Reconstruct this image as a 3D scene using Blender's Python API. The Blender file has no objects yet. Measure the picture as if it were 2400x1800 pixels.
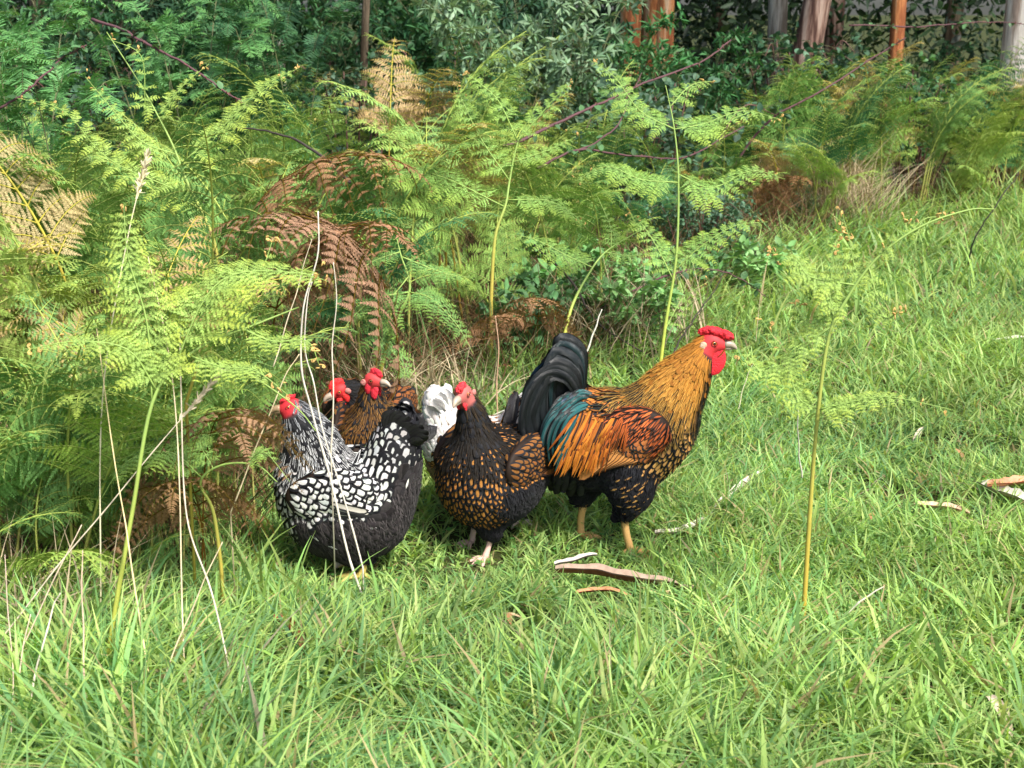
import bpy, bmesh, math, random
import numpy as np
from mathutils import Vector, Matrix
from mathutils.bvhtree import BVHTree

random.seed(7)
RNG = np.random.default_rng(11)
SC = bpy.context.scene
COL = SC.collection

# ------------------------------------------------------------------ camera
CAM_H, PITCH, FPX = 1.35, math.radians(15.0), 3297.0
cam_d = bpy.data.cameras.new("camera")
cam = bpy.data.objects.new("camera", cam_d)
COL.objects.link(cam)
cam.location = (0, 0, CAM_H)
cam.rotation_euler = (math.pi / 2 - PITCH, 0, 0)
cam_d.sensor_width = 36.0
cam_d.lens = 36.0 * FPX / 2400.0
cam_d.clip_end = 500
cam_d.dof.use_dof = True
cam_d.dof.focus_distance = 3.7
cam_d.dof.aperture_fstop = 9.0
SC.camera = cam
SC.render.resolution_x, SC.render.resolution_y = 1024, 768

# ------------------------------------------------------------------ light
SUN_EL, SUN_AZ = math.radians(52), math.radians(142)      # azimuth clockwise from +y: right of and behind the camera
world = bpy.data.worlds.new("World")
SC.world = world
world.use_nodes = True
wn = world.node_tree
wn.nodes.clear()
sky = wn.nodes.new("ShaderNodeTexSky")
sky.sky_type = 'NISHITA'
sky.sun_disc = False
sky.sun_elevation = SUN_EL
sky.sun_rotation = SUN_AZ
sky.dust_density = 3.0
bg = wn.nodes.new("ShaderNodeBackground")
bg.inputs[1].default_value = 0.15
wo = wn.nodes.new("ShaderNodeOutputWorld")
wn.links.new(sky.outputs[0], bg.inputs[0])
wn.links.new(bg.outputs[0], wo.inputs[0])
sun_d = bpy.data.lights.new("sun", 'SUN')
sun_d.energy = 4.1
sun_d.angle = math.radians(6)
sun_d.color = (1.0, 0.965, 0.90)
sun = bpy.data.objects.new("sun", sun_d)
COL.objects.link(sun)
sv = Vector((math.sin(SUN_AZ) * math.cos(SUN_EL), math.cos(SUN_AZ) * math.cos(SUN_EL), math.sin(SUN_EL)))
sun.rotation_euler = sv.to_track_quat('Z', 'Y').to_euler()
SC.view_settings.view_transform = 'Standard'
SC.view_settings.look = 'None'
SC.view_settings.exposure = 0.72
SC.view_settings.gamma = 1
SC.cycles.max_bounces = 7
SC.cycles.diffuse_bounces = 3
SC.cycles.transmission_bounces = 4
SC.cycles.glossy_bounces = 2
SC.cycles.use_denoising = True

# ------------------------------------------------------------------ helpers
def gz(x, y):
    """ground height"""
    x = np.asarray(x, float); y = np.asarray(y, float)
    return 0.018 * np.sin(1.7 * x + 0.6) * np.sin(1.3 * y + 0.3) + 0.012 * np.sin(3.1 * x - 1.1 * y)

def ray(px, py):
    u = (px - 1200) / FPX; v = (900 - py) / FPX
    c, s = math.cos(PITCH), math.sin(PITCH)
    return np.array([u, c + v * s, -s + v * c])

def G(px, py):
    """ground point seen at a pixel of the 2400 x 1800 photograph"""
    d = ray(px, py); k = CAM_H / -d[2]
    x, y = d[0] * k, d[1] * k
    return np.array([x, y, float(gz(x, y))])

def at(px, py, Y):
    """point at distance Y along the ground seen at a pixel"""
    d = ray(px, py); k = Y / d[1]
    return np.array([d[0] * k, Y, CAM_H + d[2] * k])

def nz(a):
    return a / np.maximum(np.linalg.norm(a, axis=-1, keepdims=True), 1e-9)

def tag(o, label=None, cat=None, group=None, kind=None):
    if label: o["label"] = label
    if cat: o["category"] = cat
    if group: o["group"] = group
    if kind: o["kind"] = kind
    return o

def empty(name, loc=(0, 0, 0), rz=0.0):
    o = bpy.data.objects.new(name, None)
    o.empty_display_size = 0.05
    COL.objects.link(o)
    o.location = tuple(float(c) for c in loc); o.rotation_euler = (0, 0, rz)
    return o

class MB:
    """collects vertices, faces and point attributes for one mesh"""
    def __init__(s):
        s.V = []; s.Q = []; s.C = []; s.L = []; s.U = []; s.M = []; s.n = 0
    def add(s, V, Q, col=(1, 1, 1, 1), lace=None, fuv=None, mi=0):
        V = np.asarray(V, float).reshape(-1, 3); Q = np.asarray(Q, int).reshape(-1, 4)
        n = len(V)
        col = np.asarray(col, float)
        if col.shape[-1] == 3:
            col = np.concatenate([col, np.ones(col.shape[:-1] + (1,))], -1)
        s.V.append(V); s.Q.append(Q + s.n); s.C.append(np.broadcast_to(col, (n, 4)))
        s.L.append(np.broadcast_to(np.asarray(lace if lace is not None else (0, 0, 0, 1), float), (n, 4)))
        s.U.append(np.broadcast_to(np.asarray(fuv if fuv is not None else (1, 0, 0), float), (n, 3)))
        s.M.append(np.full(len(Q), mi)); s.n += n
    def mesh(s, name, mats, smooth=True):
        V = np.concatenate(s.V); Q = np.concatenate(s.Q); M = np.concatenate(s.M)
        me = bpy.data.meshes.new(name)
        tri = Q[:, 3] == Q[:, 2]
        cnt = np.where(tri, 3, 4)
        idx = Q.reshape(-1)[np.stack([np.ones(len(Q), bool)] * 3 + [~tri], 1).reshape(-1)]
        start = np.concatenate([[0], np.cumsum(cnt)[:-1]])
        me.vertices.add(len(V)); me.vertices.foreach_set("co", V.reshape(-1).astype(np.float32))
        me.loops.add(len(idx)); me.loops.foreach_set("vertex_index", idx.astype(np.int32))
        me.polygons.add(len(Q)); me.polygons.foreach_set("loop_start", start.astype(np.int32))
        me.update(calc_edges=True)
        me.polygons.foreach_set("material_index", M.astype(np.int32))
        if smooth: me.polygons.foreach_set("use_smooth", np.ones(len(Q), bool))
        a = me.attributes.new("Col", 'FLOAT_COLOR', 'POINT'); a.data.foreach_set("color", np.concatenate(s.C).reshape(-1).astype(np.float32))
        a = me.attributes.new("Lace", 'FLOAT_COLOR', 'POINT'); a.data.foreach_set("color", np.concatenate(s.L).reshape(-1).astype(np.float32))
        a = me.attributes.new("fuv", 'FLOAT_VECTOR', 'POINT'); a.data.foreach_set("vector", np.concatenate(s.U).reshape(-1).astype(np.float32))
        for m in (mats if isinstance(mats, (list, tuple)) else [mats]): me.materials.append(m)
        me.validate()
        return me
    def build(s, name, mats, parent=None, smooth=True):
        o = bpy.data.objects.new(name, s.mesh(name, mats, smooth))
        COL.objects.link(o)
        if parent: o.parent = parent
        return o

def smooth_path(pts, n):
    """Catmull-Rom through rows of any width"""
    P = np.asarray(pts, float)
    P = np.vstack([2 * P[0] - P[1], P, 2 * P[-1] - P[-2]])
    out = []
    m = len(P) - 3
    for t in np.linspace(0, m, n):
        i = min(int(t), m - 1); f = t - i
        a, b, c, d = P[i:i + 4]
        out.append(0.5 * (2 * b + (c - a) * f + (2 * a - 5 * b + 4 * c - d) * f ** 2 + (3 * b - a - 3 * c + d) * f ** 3))
    return np.array(out)

def tube(mb, pts, rad, sides=5, col=(1, 1, 1), flat=None, mi=0, cap=True):
    P = np.asarray(pts, float); n = len(P)
    rad = np.broadcast_to(np.asarray(rad, float), (n,))
    T = nz(np.gradient(P, axis=0))
    ref = np.array([0, 0, 1.0]) if abs(T[n // 2][2]) < 0.9 else np.array([1.0, 0, 0])
    A = nz(np.cross(T, ref)); B = np.cross(T, A)
    th = np.arange(sides) * 2 * math.pi / sides
    fl = 1.0 if flat is None else flat
    V = P[:, None] + rad[:, None, None] * (A[:, None] * np.cos(th)[None, :, None] + fl * B[:, None] * np.sin(th)[None, :, None])
    V = V.reshape(-1, 3)
    i, j = np.meshgrid(np.arange(n - 1), np.arange(sides), indexing='ij')
    j2 = (j + 1) % sides
    Q = np.stack([i * sides + j, i * sides + j2, (i + 1) * sides + j2, (i + 1) * sides + j], -1).reshape(-1, 4)
    c = np.asarray(col, float)
    if c.ndim == 2: c = np.repeat(c, sides, axis=0)
    if cap and sides == 4:
        e = (n - 1) * sides
        Q = np.vstack([Q, [[3, 2, 1, 0], [e, e + 1, e + 2, e + 3]]])
    elif cap:
        e = (n - 1) * sides
        Q = np.vstack([Q] + [[[e, e + k, e + k + 1, e + k + 1]] for k in range(1, sides - 1)] + [[[0, k + 1, k, k]] for k in range(1, sides - 1)])
    mb.add(V, Q, c, mi=mi)

def ellipsoid(mb, c, r, R=None, nu=16, nv=10, col=(1, 1, 1), lump=0.0, lf=60.0, mi=0, seed=0):
    th = np.linspace(0, math.pi, nv + 1); ph = np.arange(nu) * 2 * math.pi / nu
    t, p = np.meshgrid(th, ph, indexing='ij')
    D = np.stack([np.sin(t) * np.cos(p), np.sin(t) * np.sin(p), np.cos(t)], -1).reshape(-1, 3)
    V = D * np.asarray(r, float)
    if lump:
        q = V * lf + seed
        nn = np.sin(q[:, 0] + 1.3 * np.sin(q[:, 1])) * np.sin(q[:, 1] * 1.1 + 1.7 * np.sin(q[:, 2])) + 0.6 * np.sin(2.1 * q[:, 2] + q[:, 0] * 1.7) * np.sin(2.3 * q[:, 1])
        V = V + D * (lump * nn)[:, None] * np.sin(t.reshape(-1))[:, None]
    if R is not None: V = V @ np.asarray(R, float).T
    V = V + np.asarray(c, float)
    i, j = np.meshgrid(np.arange(nv), np.arange(nu), indexing='ij')
    j2 = (j + 1) % nu
    Q = np.stack([i * nu + j, (i + 1) * nu + j, (i + 1) * nu + j2, i * nu + j2], -1).reshape(-1, 4)
    mb.add(V, Q, col, mi=mi)

def instance_tpl(mb, TV, TQ, O, X, Y, Z, l, w, droop=0.0, col=None, tcol=None, mi=0):
    """place a flat template (x along 0..1, y across, z out) at many frames"""
    n, m = len(O), len(TV)
    if n == 0: return
    l = np.broadcast_to(l, (n,)); w = np.broadcast_to(w, (n,)); dr = np.broadcast_to(droop, (n,))
    V = (O[:, None] + X[:, None] * (TV[None, :, 0, None] * l[:, None, None]) + Y[:, None] * (TV[None, :, 1, None] * w[:, None, None])
         + Z[:, None] * ((TV[None, :, 2] * w[:, None]) - dr[:, None] * TV[None, :, 0] ** 2 * l[:, None])[..., None])
    Q = (TQ[None] + (np.arange(n) * m)[:, None, None]).reshape(-1, 4)
    c = np.ones((n, 3)) if col is None else np.broadcast_to(col, (n, 3))
    c = np.repeat(c[:, None], m, 1)
    if tcol is not None: c = c * tcol[None]
    mb.add(V.reshape(-1, 3), Q, c.reshape(-1, 3), mi=mi)

# ------------------------------------------------------------------ materials
def new_mat(name):
    m = bpy.data.materials.new(name); m.use_nodes = True
    nt = m.node_tree; nt.nodes.clear()
    out = nt.nodes.new("ShaderNodeOutputMaterial")
    return m, nt, out

def nd(nt, typ, **kw):
    n = nt.nodes.new(typ)
    for k, v in kw.items(): setattr(n, k, v)
    return n

def mathn(nt, op, a, b=None):
    n = nd(nt, "ShaderNodeMath", operation=op)
    for i, v in enumerate((a, b)):
        if v is None: continue
        if isinstance(v, (int, float)): n.inputs[i].default_value = v
        else: nt.links.new(v, n.inputs[i])
    return n.outputs[0]

def mixc(nt, fac, a, b, blend='MIX'):
    n = nd(nt, "ShaderNodeMix", data_type='RGBA', blend_type=blend)
    for i, v in ((0, fac), (6, a), (7, b)):
        if isinstance(v, (int, float)): n.inputs[i].default_value = v
        elif isinstance(v, tuple): n.inputs[i].default_value = v + (1,) * (4 - len(v))
        else: nt.links.new(v, n.inputs[i])
    return n.outputs[2]

def noise(nt, scale, detail=4, vec=None, rough=0.6):
    n = nd(nt, "ShaderNodeTexNoise"); n.inputs["Scale"].default_value = scale
    n.inputs["Detail"].default_value = detail; n.inputs["Roughness"].default_value = rough
    if vec is not None: nt.links.new(vec, n.inputs["Vector"])
    return n.outputs["Fac"]

def leaf_mat(name, trans=0.3, rough=0.5, spec=0.35, var=0.3, nscale=25):
    m, nt, out = new_mat(name)
    a = nd(nt, "ShaderNodeAttribute", attribute_name="Col")
    oi = nd(nt, "ShaderNodeObjectInfo")
    c = mixc(nt, 1.0, a.outputs["Color"], oi.outputs["Color"], 'MULTIPLY')
    tc = nd(nt, "ShaderNodeTexCoord")
    nf = noise(nt, nscale, 2, tc.outputs["Object"])
    k = mathn(nt, 'ADD', mathn(nt, 'MULTIPLY', nf, 2 * var), 1 - var)
    c = mixc(nt, 1.0, c, nd(nt, "ShaderNodeCombineColor").outputs[0], 'MULTIPLY')
    cc = nt.nodes[-2] if nt.nodes[-2].type == 'COMBINE_COLOR' else [n for n in nt.nodes if n.type == 'COMBINE_COLOR'][0]
    for i in range(3): nt.links.new(k, cc.inputs[i])
    p = nd(nt, "ShaderNodeBsdfPrincipled")
    p.inputs["Roughness"].default_value = rough
    p.inputs["Specular IOR Level"].default_value = spec
    nt.links.new(c, p.inputs["Base Color"])
    if trans > 0:
        t = nd(nt, "ShaderNodeBsdfTranslucent")
        tcol = mixc(nt, 1.0, c, (1.25, 1.15, 0.6), 'MULTIPLY')
        nt.links.new(tcol, t.inputs[0])
        mx = nd(nt, "ShaderNodeMixShader"); mx.inputs[0].default_value = trans
        nt.links.new(p.outputs[0], mx.inputs[1]); nt.links.new(t.outputs[0], mx.inputs[2])
        nt.links.new(mx.outputs[0], out.inputs[0])
    else:
        nt.links.new(p.outputs[0], out.inputs[0])
    return m

def feather_mat(name, rough=0.55, spec=0.35, sheen=0.0, soft=0.05, aniso=0.0):
    m, nt, out = new_mat(name)
    a = nd(nt, "ShaderNodeAttribute", attribute_name="Col")
    b = nd(nt, "ShaderNodeAttribute", attribute_name="Lace")
    u = nd(nt, "ShaderNodeAttribute", attribute_name="fuv")
    sp = nd(nt, "ShaderNodeSeparateXYZ"); nt.links.new(u.outputs["Vector"], sp.inputs[0])
    e, v, s = sp.outputs
    cv = nd(nt, "ShaderNodeCombineXYZ")
    nt.links.new(mathn(nt, 'MULTIPLY', e, 7.0), cv.inputs[0]); nt.links.new(mathn(nt, 'MULTIPLY', v, 2.5), cv.inputs[1]); nt.links.new(mathn(nt, 'MULTIPLY', s, 91.0), cv.inputs[2])
    nb = noise(nt, 3.0, 3, cv.outputs[0])
    e2 = mathn(nt, 'ADD', e, mathn(nt, 'MULTIPLY', mathn(nt, 'SUBTRACT', nb, 0.5), 0.16))
    mr = nd(nt, "ShaderNodeMapRange"); mr.clamp = True
    nt.links.new(e2, mr.inputs[0])
    nt.links.new(mathn(nt, 'SUBTRACT', a.outputs["Alpha"], soft), mr.inputs[1])
    nt.links.new(mathn(nt, 'ADD', a.outputs["Alpha"], soft), mr.inputs[2])
    c = mixc(nt, mr.outputs[0], b.outputs["Color"], a.outputs["Color"])
    k = mathn(nt, 'ADD', mathn(nt, 'MULTIPLY', nb, 0.7), 0.65)
    cc = nd(nt, "ShaderNodeCombineColor")
    for i in range(3): nt.links.new(k, cc.inputs[i])
    c = mixc(nt, 1.0, c, cc.outputs[0], 'MULTIPLY')
    p = nd(nt, "ShaderNodeBsdfPrincipled")
    nt.links.new(c, p.inputs["Base Color"])
    p.inputs["Roughness"].default_value = rough
    p.inputs["Specular IOR Level"].default_value = spec
    if sheen:
        p.inputs["Sheen Weight"].default_value = sheen
        p.inputs["Sheen Roughness"].default_value = 0.5
    # barbs
    wv = nd(nt, "ShaderNodeTexWave"); wv.inputs["Scale"].default_value = 9.0; wv.inputs["Distortion"].default_value = 1.5
    cv2 = nd(nt, "ShaderNodeCombineXYZ")
    nt.links.new(mathn(nt, 'SUBTRACT', mathn(nt, 'MULTIPLY', v, 2.0), mathn(nt, 'MULTIPLY', e, -1.0)), cv2.inputs[0]); nt.links.new(s, cv2.inputs[1])
    nt.links.new(cv2.outputs[0], wv.inputs["Vector"])
    bp = nd(nt, "ShaderNodeBump"); bp.inputs["Strength"].default_value = 0.35; bp.inputs["Distance"].default_value = 0.001
    nt.links.new(wv.outputs["Fac"], bp.inputs["Height"]); nt.links.new(bp.outputs[0], p.inputs["Normal"])
    nt.links.new(p.outputs[0], out.inputs[0])
    return m

def plain_mat(name, rough=0.6, spec=0.4, nscale=60, bump=0.0, bdist=0.002, var=0.25, sss=0.0, stretch=None):
    """colour from the Col attribute times a noise"""
    m, nt, out = new_mat(name)
    a = nd(nt, "ShaderNodeAttribute", attribute_name="Col")
    oi = nd(nt, "ShaderNodeObjectInfo")
    tc = nd(nt, "ShaderNodeTexCoord"); vec = tc.outputs["Object"]
    if stretch:
        mp = nd(nt, "ShaderNodeMapping"); mp.inputs["Scale"].default_value = stretch
        nt.links.new(vec, mp.inputs[0]); vec = mp.outputs[0]
    nf = noise(nt, nscale, 4, vec)
    k = mathn(nt, 'ADD', mathn(nt, 'MULTIPLY', nf, 2 * var), 1 - var)
    cc = nd(nt, "ShaderNodeCombineColor")
    for i in range(3): nt.links.new(k, cc.inputs[i])
    c = mixc(nt, 1.0, a.outputs["Color"], cc.outputs[0], 'MULTIPLY')
    c = mixc(nt, 1.0, c, oi.outputs["Color"], 'MULTIPLY')
    p = nd(nt, "ShaderNodeBsdfPrincipled")
    nt.links.new(c, p.inputs["Base Color"])
    p.inputs["Roughness"].default_value = rough; p.inputs["Specular IOR Level"].default_value = spec
    if sss:
        p.inputs["Subsurface Weight"].default_value = sss
        p.inputs["Subsurface Radius"].default_value = (0.006, 0.002, 0.001)
        p.inputs["Subsurface Scale"].default_value = 1.0
    if bump:
        bp = nd(nt, "ShaderNodeBump"); bp.inputs["Strength"].default_value = bump; bp.inputs["Distance"].default_value = bdist
        nt.links.new(nf, bp.inputs["Height"]); nt.links.new(bp.outputs[0], p.inputs["Normal"])
    nt.links.new(p.outputs[0], out.inputs[0])
    return m

M_LEAF = leaf_mat("fern_leaf", 0.25, 0.6, 0.12)
M_GRASS = leaf_mat("grass_blade", 0.45, 0.5, 0.22, var=0.2, nscale=8)
M_SHRUB = leaf_mat("shrub_leaf", 0.25, 0.5, 0.25)
M_DRY = leaf_mat("dry_leaf", 0.15, 0.75, 0.15)
M_STEM = plain_mat("plant_stem", 0.5, 0.3, 30)
M_WOOD = plain_mat("dead_wood", 0.8, 0.2, 25, 0.5, 0.003, 0.35)
M_FEATH = feather_mat("feather", 0.6, 0.14)
M_GLOSS = feather_mat("glossy_feather", 0.38, 0.35)
M_FLUFF = feather_mat("fluff", 0.95, 0.03, 0.05)
M_FLESH = plain_mat("red_flesh", 0.55, 0.3, 260, 1.0, 0.003, 0.5, 0.25)
M_BODY = plain_mat("skin", 0.6, 0.3, 300, 0.5, 0.001, 0.2)
M_HORN = plain_mat("horn", 0.35, 0.5, 80, var=0.15)
M_EYE = plain_mat("eye", 0.08, 0.8, 10, var=0.05)
# ------------------------------------------------------------------ ground
def ground_mat():
    m, nt, out = new_mat("ground")
    tc = nd(nt, "ShaderNodeTexCoord")
    n1 = noise(nt, 1.5, 6, tc.outputs["Object"]); n2 = noise(nt, 40, 6, tc.outputs["Object"])
    c = mixc(nt, n2, (0.018, 0.022, 0.008), (0.11, 0.075, 0.035))
    c = mixc(nt, n1, c, (0.03, 0.06, 0.012))
    p = nd(nt, "ShaderNodeBsdfPrincipled"); p.inputs["Roughness"].default_value = 0.95
    p.inputs["Specular IOR Level"].default_value = 0.1
    nt.links.new(c, p.inputs["Base Color"])
    bp = nd(nt, "ShaderNodeBump"); bp.inputs["Strength"].default_value = 0.8; bp.inputs["Distance"].default_value = 0.02
    nt.links.new(n2, bp.inputs["Height"]); nt.links.new(bp.outputs[0], p.inputs["Normal"])
    nt.links.new(p.outputs[0], out.inputs[0])
    return m

xs = np.concatenate([np.linspace(-150, -12, 8), np.linspace(-10, 10, 90), np.linspace(12, 150, 8)])
ys = np.concatenate([np.linspace(-60, -2, 6), np.linspace(0, 16, 80), np.linspace(18, 250, 10)])
X, Y = np.meshgrid(xs, ys, indexing='ij')
Vg = np.stack([X, Y, gz(X, Y)], -1).reshape(-1, 3)
i, j = np.meshgrid(np.arange(len(xs) - 1), np.arange(len(ys) - 1), indexing='ij')
ny_ = len(ys)
Qg = np.stack([i * ny_ + j, (i + 1) * ny_ + j, (i + 1) * ny_ + j + 1, i * ny_ + j + 1], -1).reshape(-1, 4)
gmb = MB(); gmb.add(Vg, Qg)
tag(gmb.build("ground", ground_mat()), kind="structure")

# edge between the meadow (right) and the bracken bank (left): x as a function of y
EDGE_PX = [(-900, 1640), (-400, 1560), (0, 1500), (330, 1430), (540, 1330), (620, 1180), (800, 1040), (1000, 950), (1200, 900),
           (1380, 870), (1520, 830), (1660, 720), (1780, 620), (1960, 572), (2150, 532), (2400, 505), (2900, 470)]
EP = np.array([G(*p)[:2] for p in EDGE_PX])
def xE(y): return np.interp(y, EP[:, 1], EP[:, 0], left=-9.0)

BIRDS_XY = []      # filled below: (x, y, radius) where grass is trodden

def snoise(x, y, f, s=0.0):
    return (np.sin(f * x + 1.3 * np.sin(f * 0.7 * y + s)) * np.sin(f * 0.9 * y + 1.1 * np.sin(f * 0.8 * x + 2 * s)) + 1) / 2

def blades(mb, P, h, w, az, lean, bend, col, seg=4, face=None):
    n = len(P)
    t = np.linspace(0, 1, seg + 1)
    D = np.stack([np.cos(az), np.sin(az), np.zeros(n)], -1)
    fa = face if face is not None else RNG.uniform(0, math.pi, n)
    S = np.stack([np.cos(fa), np.sin(fa), np.zeros(n)], -1)
    r = lean[:, None] * t + bend[:, None] * t ** 2
    zz = t[None] * np.ones((n, 1)) - 0.35 * (bend[:, None] ** 2) * t ** 3
    C = P[:, None] + D[:, None] * (r * h[:, None])[..., None] + np.array([0, 0, 1.0]) * (zz * h[:, None])[..., None]
    ww = (w[:, None] * np.array([0.75] + [1.0 if q < .5 else (1 - q) * 1.6 + .15 for q in t[1:-1]] + [0.06])) / 2
    V = np.stack([C - S[:, None] * ww[..., None], C + S[:, None] * ww[..., None]], 2).reshape(n, -1, 3)
    m = 2 * (seg + 1)
    q = np.array([[2 * k, 2 * k + 1, 2 * k + 3, 2 * k + 2] for k in range(seg)])
    Q = (q[None] + (np.arange(n) * m)[:, None, None]).reshape(-1, 4)
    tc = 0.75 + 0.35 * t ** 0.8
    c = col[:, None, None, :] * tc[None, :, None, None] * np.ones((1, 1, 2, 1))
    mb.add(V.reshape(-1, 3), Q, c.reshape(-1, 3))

def grass_cols(n, dry=0.05, tint=None):
    base = np.array([[0.33, 0.49, 0.125], [0.25, 0.41, 0.11], [0.40, 0.56, 0.18], [0.18, 0.33, 0.10], [0.47, 0.57, 0.20]])
    c = base[RNG.choice(5, n, p=[.34, .25, .2, .13, .08])]
    c = c * RNG.uniform(0.7, 1.2, (n, 1)) * RNG.uniform(0.93, 1.07, (n, 3))
    d = RNG.random(n) < dry
    c[d] = np.array([0.48, 0.38, 0.20]) * RNG.uniform(0.6, 1.15, (d.sum(), 1))
    return c

def make_grass():
    mb = MB()
    # carpet of short blades, denser near the camera
    for (y0, y1, dens, hs, ws, seg) in ((1.7, 3.0, 9500, 1.0, 1.35, 4), (3.0, 4.6, 9000, .9, 1.3, 3), (4.6, 7.5, 3500, 1.0, 1.7, 3), (7.5, 13, 1500, 1.1, 2.4, 2)):
        area = (y1 - y0) * (0.45 * (y0 + y1) + 1.4)
        n = int(area * dens)
        y = RNG.uniform(y0, y1, n); x = RNG.uniform(-1, 1, n) * (0.43 * y + 0.6)
        e = x - xE(y)
        keep = (e > 0) | (RNG.random(n) < np.exp(e / 0.22) * 0.8)
        x, y, e = x[keep], y[keep], e[keep]; n = len(x)
        # tufts: pull towards tuft centres
        g = 0.06 if y1 < 5 else 0.1
        jx = np.round(x / g) * g + 0.02 * np.sin(37 * np.round(x / g) + 51 * np.round(y / g)); jy = np.round(y / g) * g + 0.02 * np.cos(29 * np.round(x / g) + 43 * np.round(y / g))
        k = RNG.uniform(0, 0.55, n); x2 = x + (jx - x) * k; y2 = y + (jy - y) * k
        pn = snoise(x, y, 2.3, 1.0); pn2 = snoise(x, y, 7.0, 2.0)
        h = (0.045 + 0.05 * pn + 0.035 * pn2) * RNG.uniform(0.5, 1.45, n) * hs
        # long foreground grass
        near = np.clip((3.15 - y) / 0.6, 0, 1)
        h *= 1 + 0.45 * near * (0.5 + pn)
        left = np.clip((-(x) - 0.25) / 0.5, 0, 1) * np.clip((3.4 - y) / 0.6, 0, 1)
        h *= 1 + 0.35 * left
        # taller grass along the bank and on the far right
        h *= 1 + 0.9 * np.exp(-np.abs(e) / 0.25) * (y > 5) + 0.7 * np.clip((y - 6.2) / 2.5, 0, 1)
        bare = np.zeros(n)
        for (bx, by, br) in BIRDS_XY:
            bare = np.maximum(bare, np.exp(-((x - bx) ** 2 + ((y - by) * 1.0) ** 2) / br ** 2))
        h *= 1 - 0.72 * bare
        thin = (snoise(x, y, 5.1, 4.0) > 0.86) & (RNG.random(n) < 0.7)
        w = (0.0032 + 0.0052 * RNG.random(n) ** 1.6) * ws * (1 + 0.35 * near)
        P = np.stack([x2, y2, gz(x2, y2) - 0.004], -1)
        az = RNG.uniform(0, 2 * math.pi, n)
        keep = ~thin
        c = grass_cols(n, 0.055)
        shade = 0.82 + 0.34 * snoise(x, y, 3.3, 5.0)
        bl = snoise(x, y, 1.9, 7.0)[:, None]
        c = c * shade[:, None] * (1 + bl * np.array([-0.12, 0.0, 0.35]) * (c[:, :1] < 0.32))
        blades(mb, P[keep], h[keep], w[keep], az[keep], RNG.uniform(0, .5, n)[keep], RNG.uniform(0.1, 1.35, n)[keep], c[keep], seg)
    # creeping low leaves
    n = 9000
    y = RNG.uniform(2, 8, n); x = RNG.uniform(-1, 1, n) * (0.43 * y + 0.6)
    k = (x > xE(y)); x, y = x[k], y[k]; n = len(x)
    P = np.stack([x, y, gz(x, y) + RNG.uniform(0.005, 0.05, n)], -1)
    a = RNG.uniform(0, 6.28, n)
    Xd = np.stack([np.cos(a), np.sin(a), RNG.uniform(-.1, .3, n)], -1); Xd = nz(Xd)
    Yd = nz(np.cross(np.array([0, 0, 1.0]), Xd)); Zd = np.cross(Xd, Yd)
    TV = np.array([[0, 0, 0], [.4, -.5, .1], [.4, .5, .1], [1, 0, 0.0]]); TQ = np.array([[0, 1, 3, 2]])
    l = RNG.uniform(0.008, 0.02, n)
    instance_tpl(mb, TV, TQ, P, Xd, Yd, Zd, l, l * .8, 0, np.array([0.10, 0.26, 0.06]) * RNG.uniform(.6, 1.4, (n, 1)))
    o = mb.build("meadow_grass", M_GRASS)
    tag(o, kind="stuff", label="bright green meadow grass around the chickens", cat="grass")

    # long broad grass tufts in the foreground
    mb = MB()
    spots = []
    for (px, py, h, cnt) in ((640, 1480, .24, 16), (690, 1500, .2, 10), (1460, 1640, .26, 22), (1500, 1700, .22, 14), (1560, 1740, .2, 12), (100, 1620, .2, 20), (250, 1600, .2, 14), (420, 1560, .18, 12),
                             (350, 1760, .22, 16), (560, 1720, .2, 14), (880, 1700, .17, 12), (960, 1500, .16, 7), (1130, 1560, .15, 9), (1750, 1760, .2, 14), (1900, 1640, .16, 12), (2100, 1560, .16, 14), (2250, 1600, .17, 16),
                             (2050, 1780, .2, 14), (2350, 1760, .2, 14), (1250, 1790, .2, 14), (40, 1790, .24, 16), (760, 1820, .2, 14), (1600, 1540, .13, 9), (1780, 1500, .12, 8), (2120, 1440, .12, 10), (470, 1450, .2, 14), (200, 1500, .2, 12),
                             (600, 1400, .17, 9), (1700, 1400, .1, 7), (1010, 1640, .16, 12), (2330, 1480, .15, 12)):
        g = G(px, py)
        for k in range(cnt):
            spots.append((g[0] + random.gauss(0, .035), g[1] + random.gauss(0, .035), h * random.uniform(.5, 1.1), random.uniform(.006, .011)))
    # ranker, wider blades at the far side of the meadow
    for k in range(2600):
        y = random.uniform(5.5, 11.5); x = random.uniform(0.1, 0.45 * y + .6)
        if x > xE(y) - 0.1 and snoise(x, y, 1.4, 3.0) * min(1, (y - 4.6) / 3.5) > 0.25:
            spots.append((x, y, random.uniform(.10, .26), random.uniform(.007, .013)))
    S = np.array(spots); n = len(S)
    P = np.stack([S[:, 0], S[:, 1], gz(S[:, 0], S[:, 1])], -1)
    c = grass_cols(n, 0.02) * 1.05
    blades(mb, P, S[:, 2] * 1.05, S[:, 3], RNG.uniform(0, 6.28, n), RNG.uniform(0, .3, n), RNG.uniform(0.0, .95, n), c, 6, RNG.uniform(-.9, .9, n))
    o = mb.build("tall_grass", M_GRASS)
    tag(o, kind="stuff", label="long broad grass blades in the foreground and far meadow", cat="grass")
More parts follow.
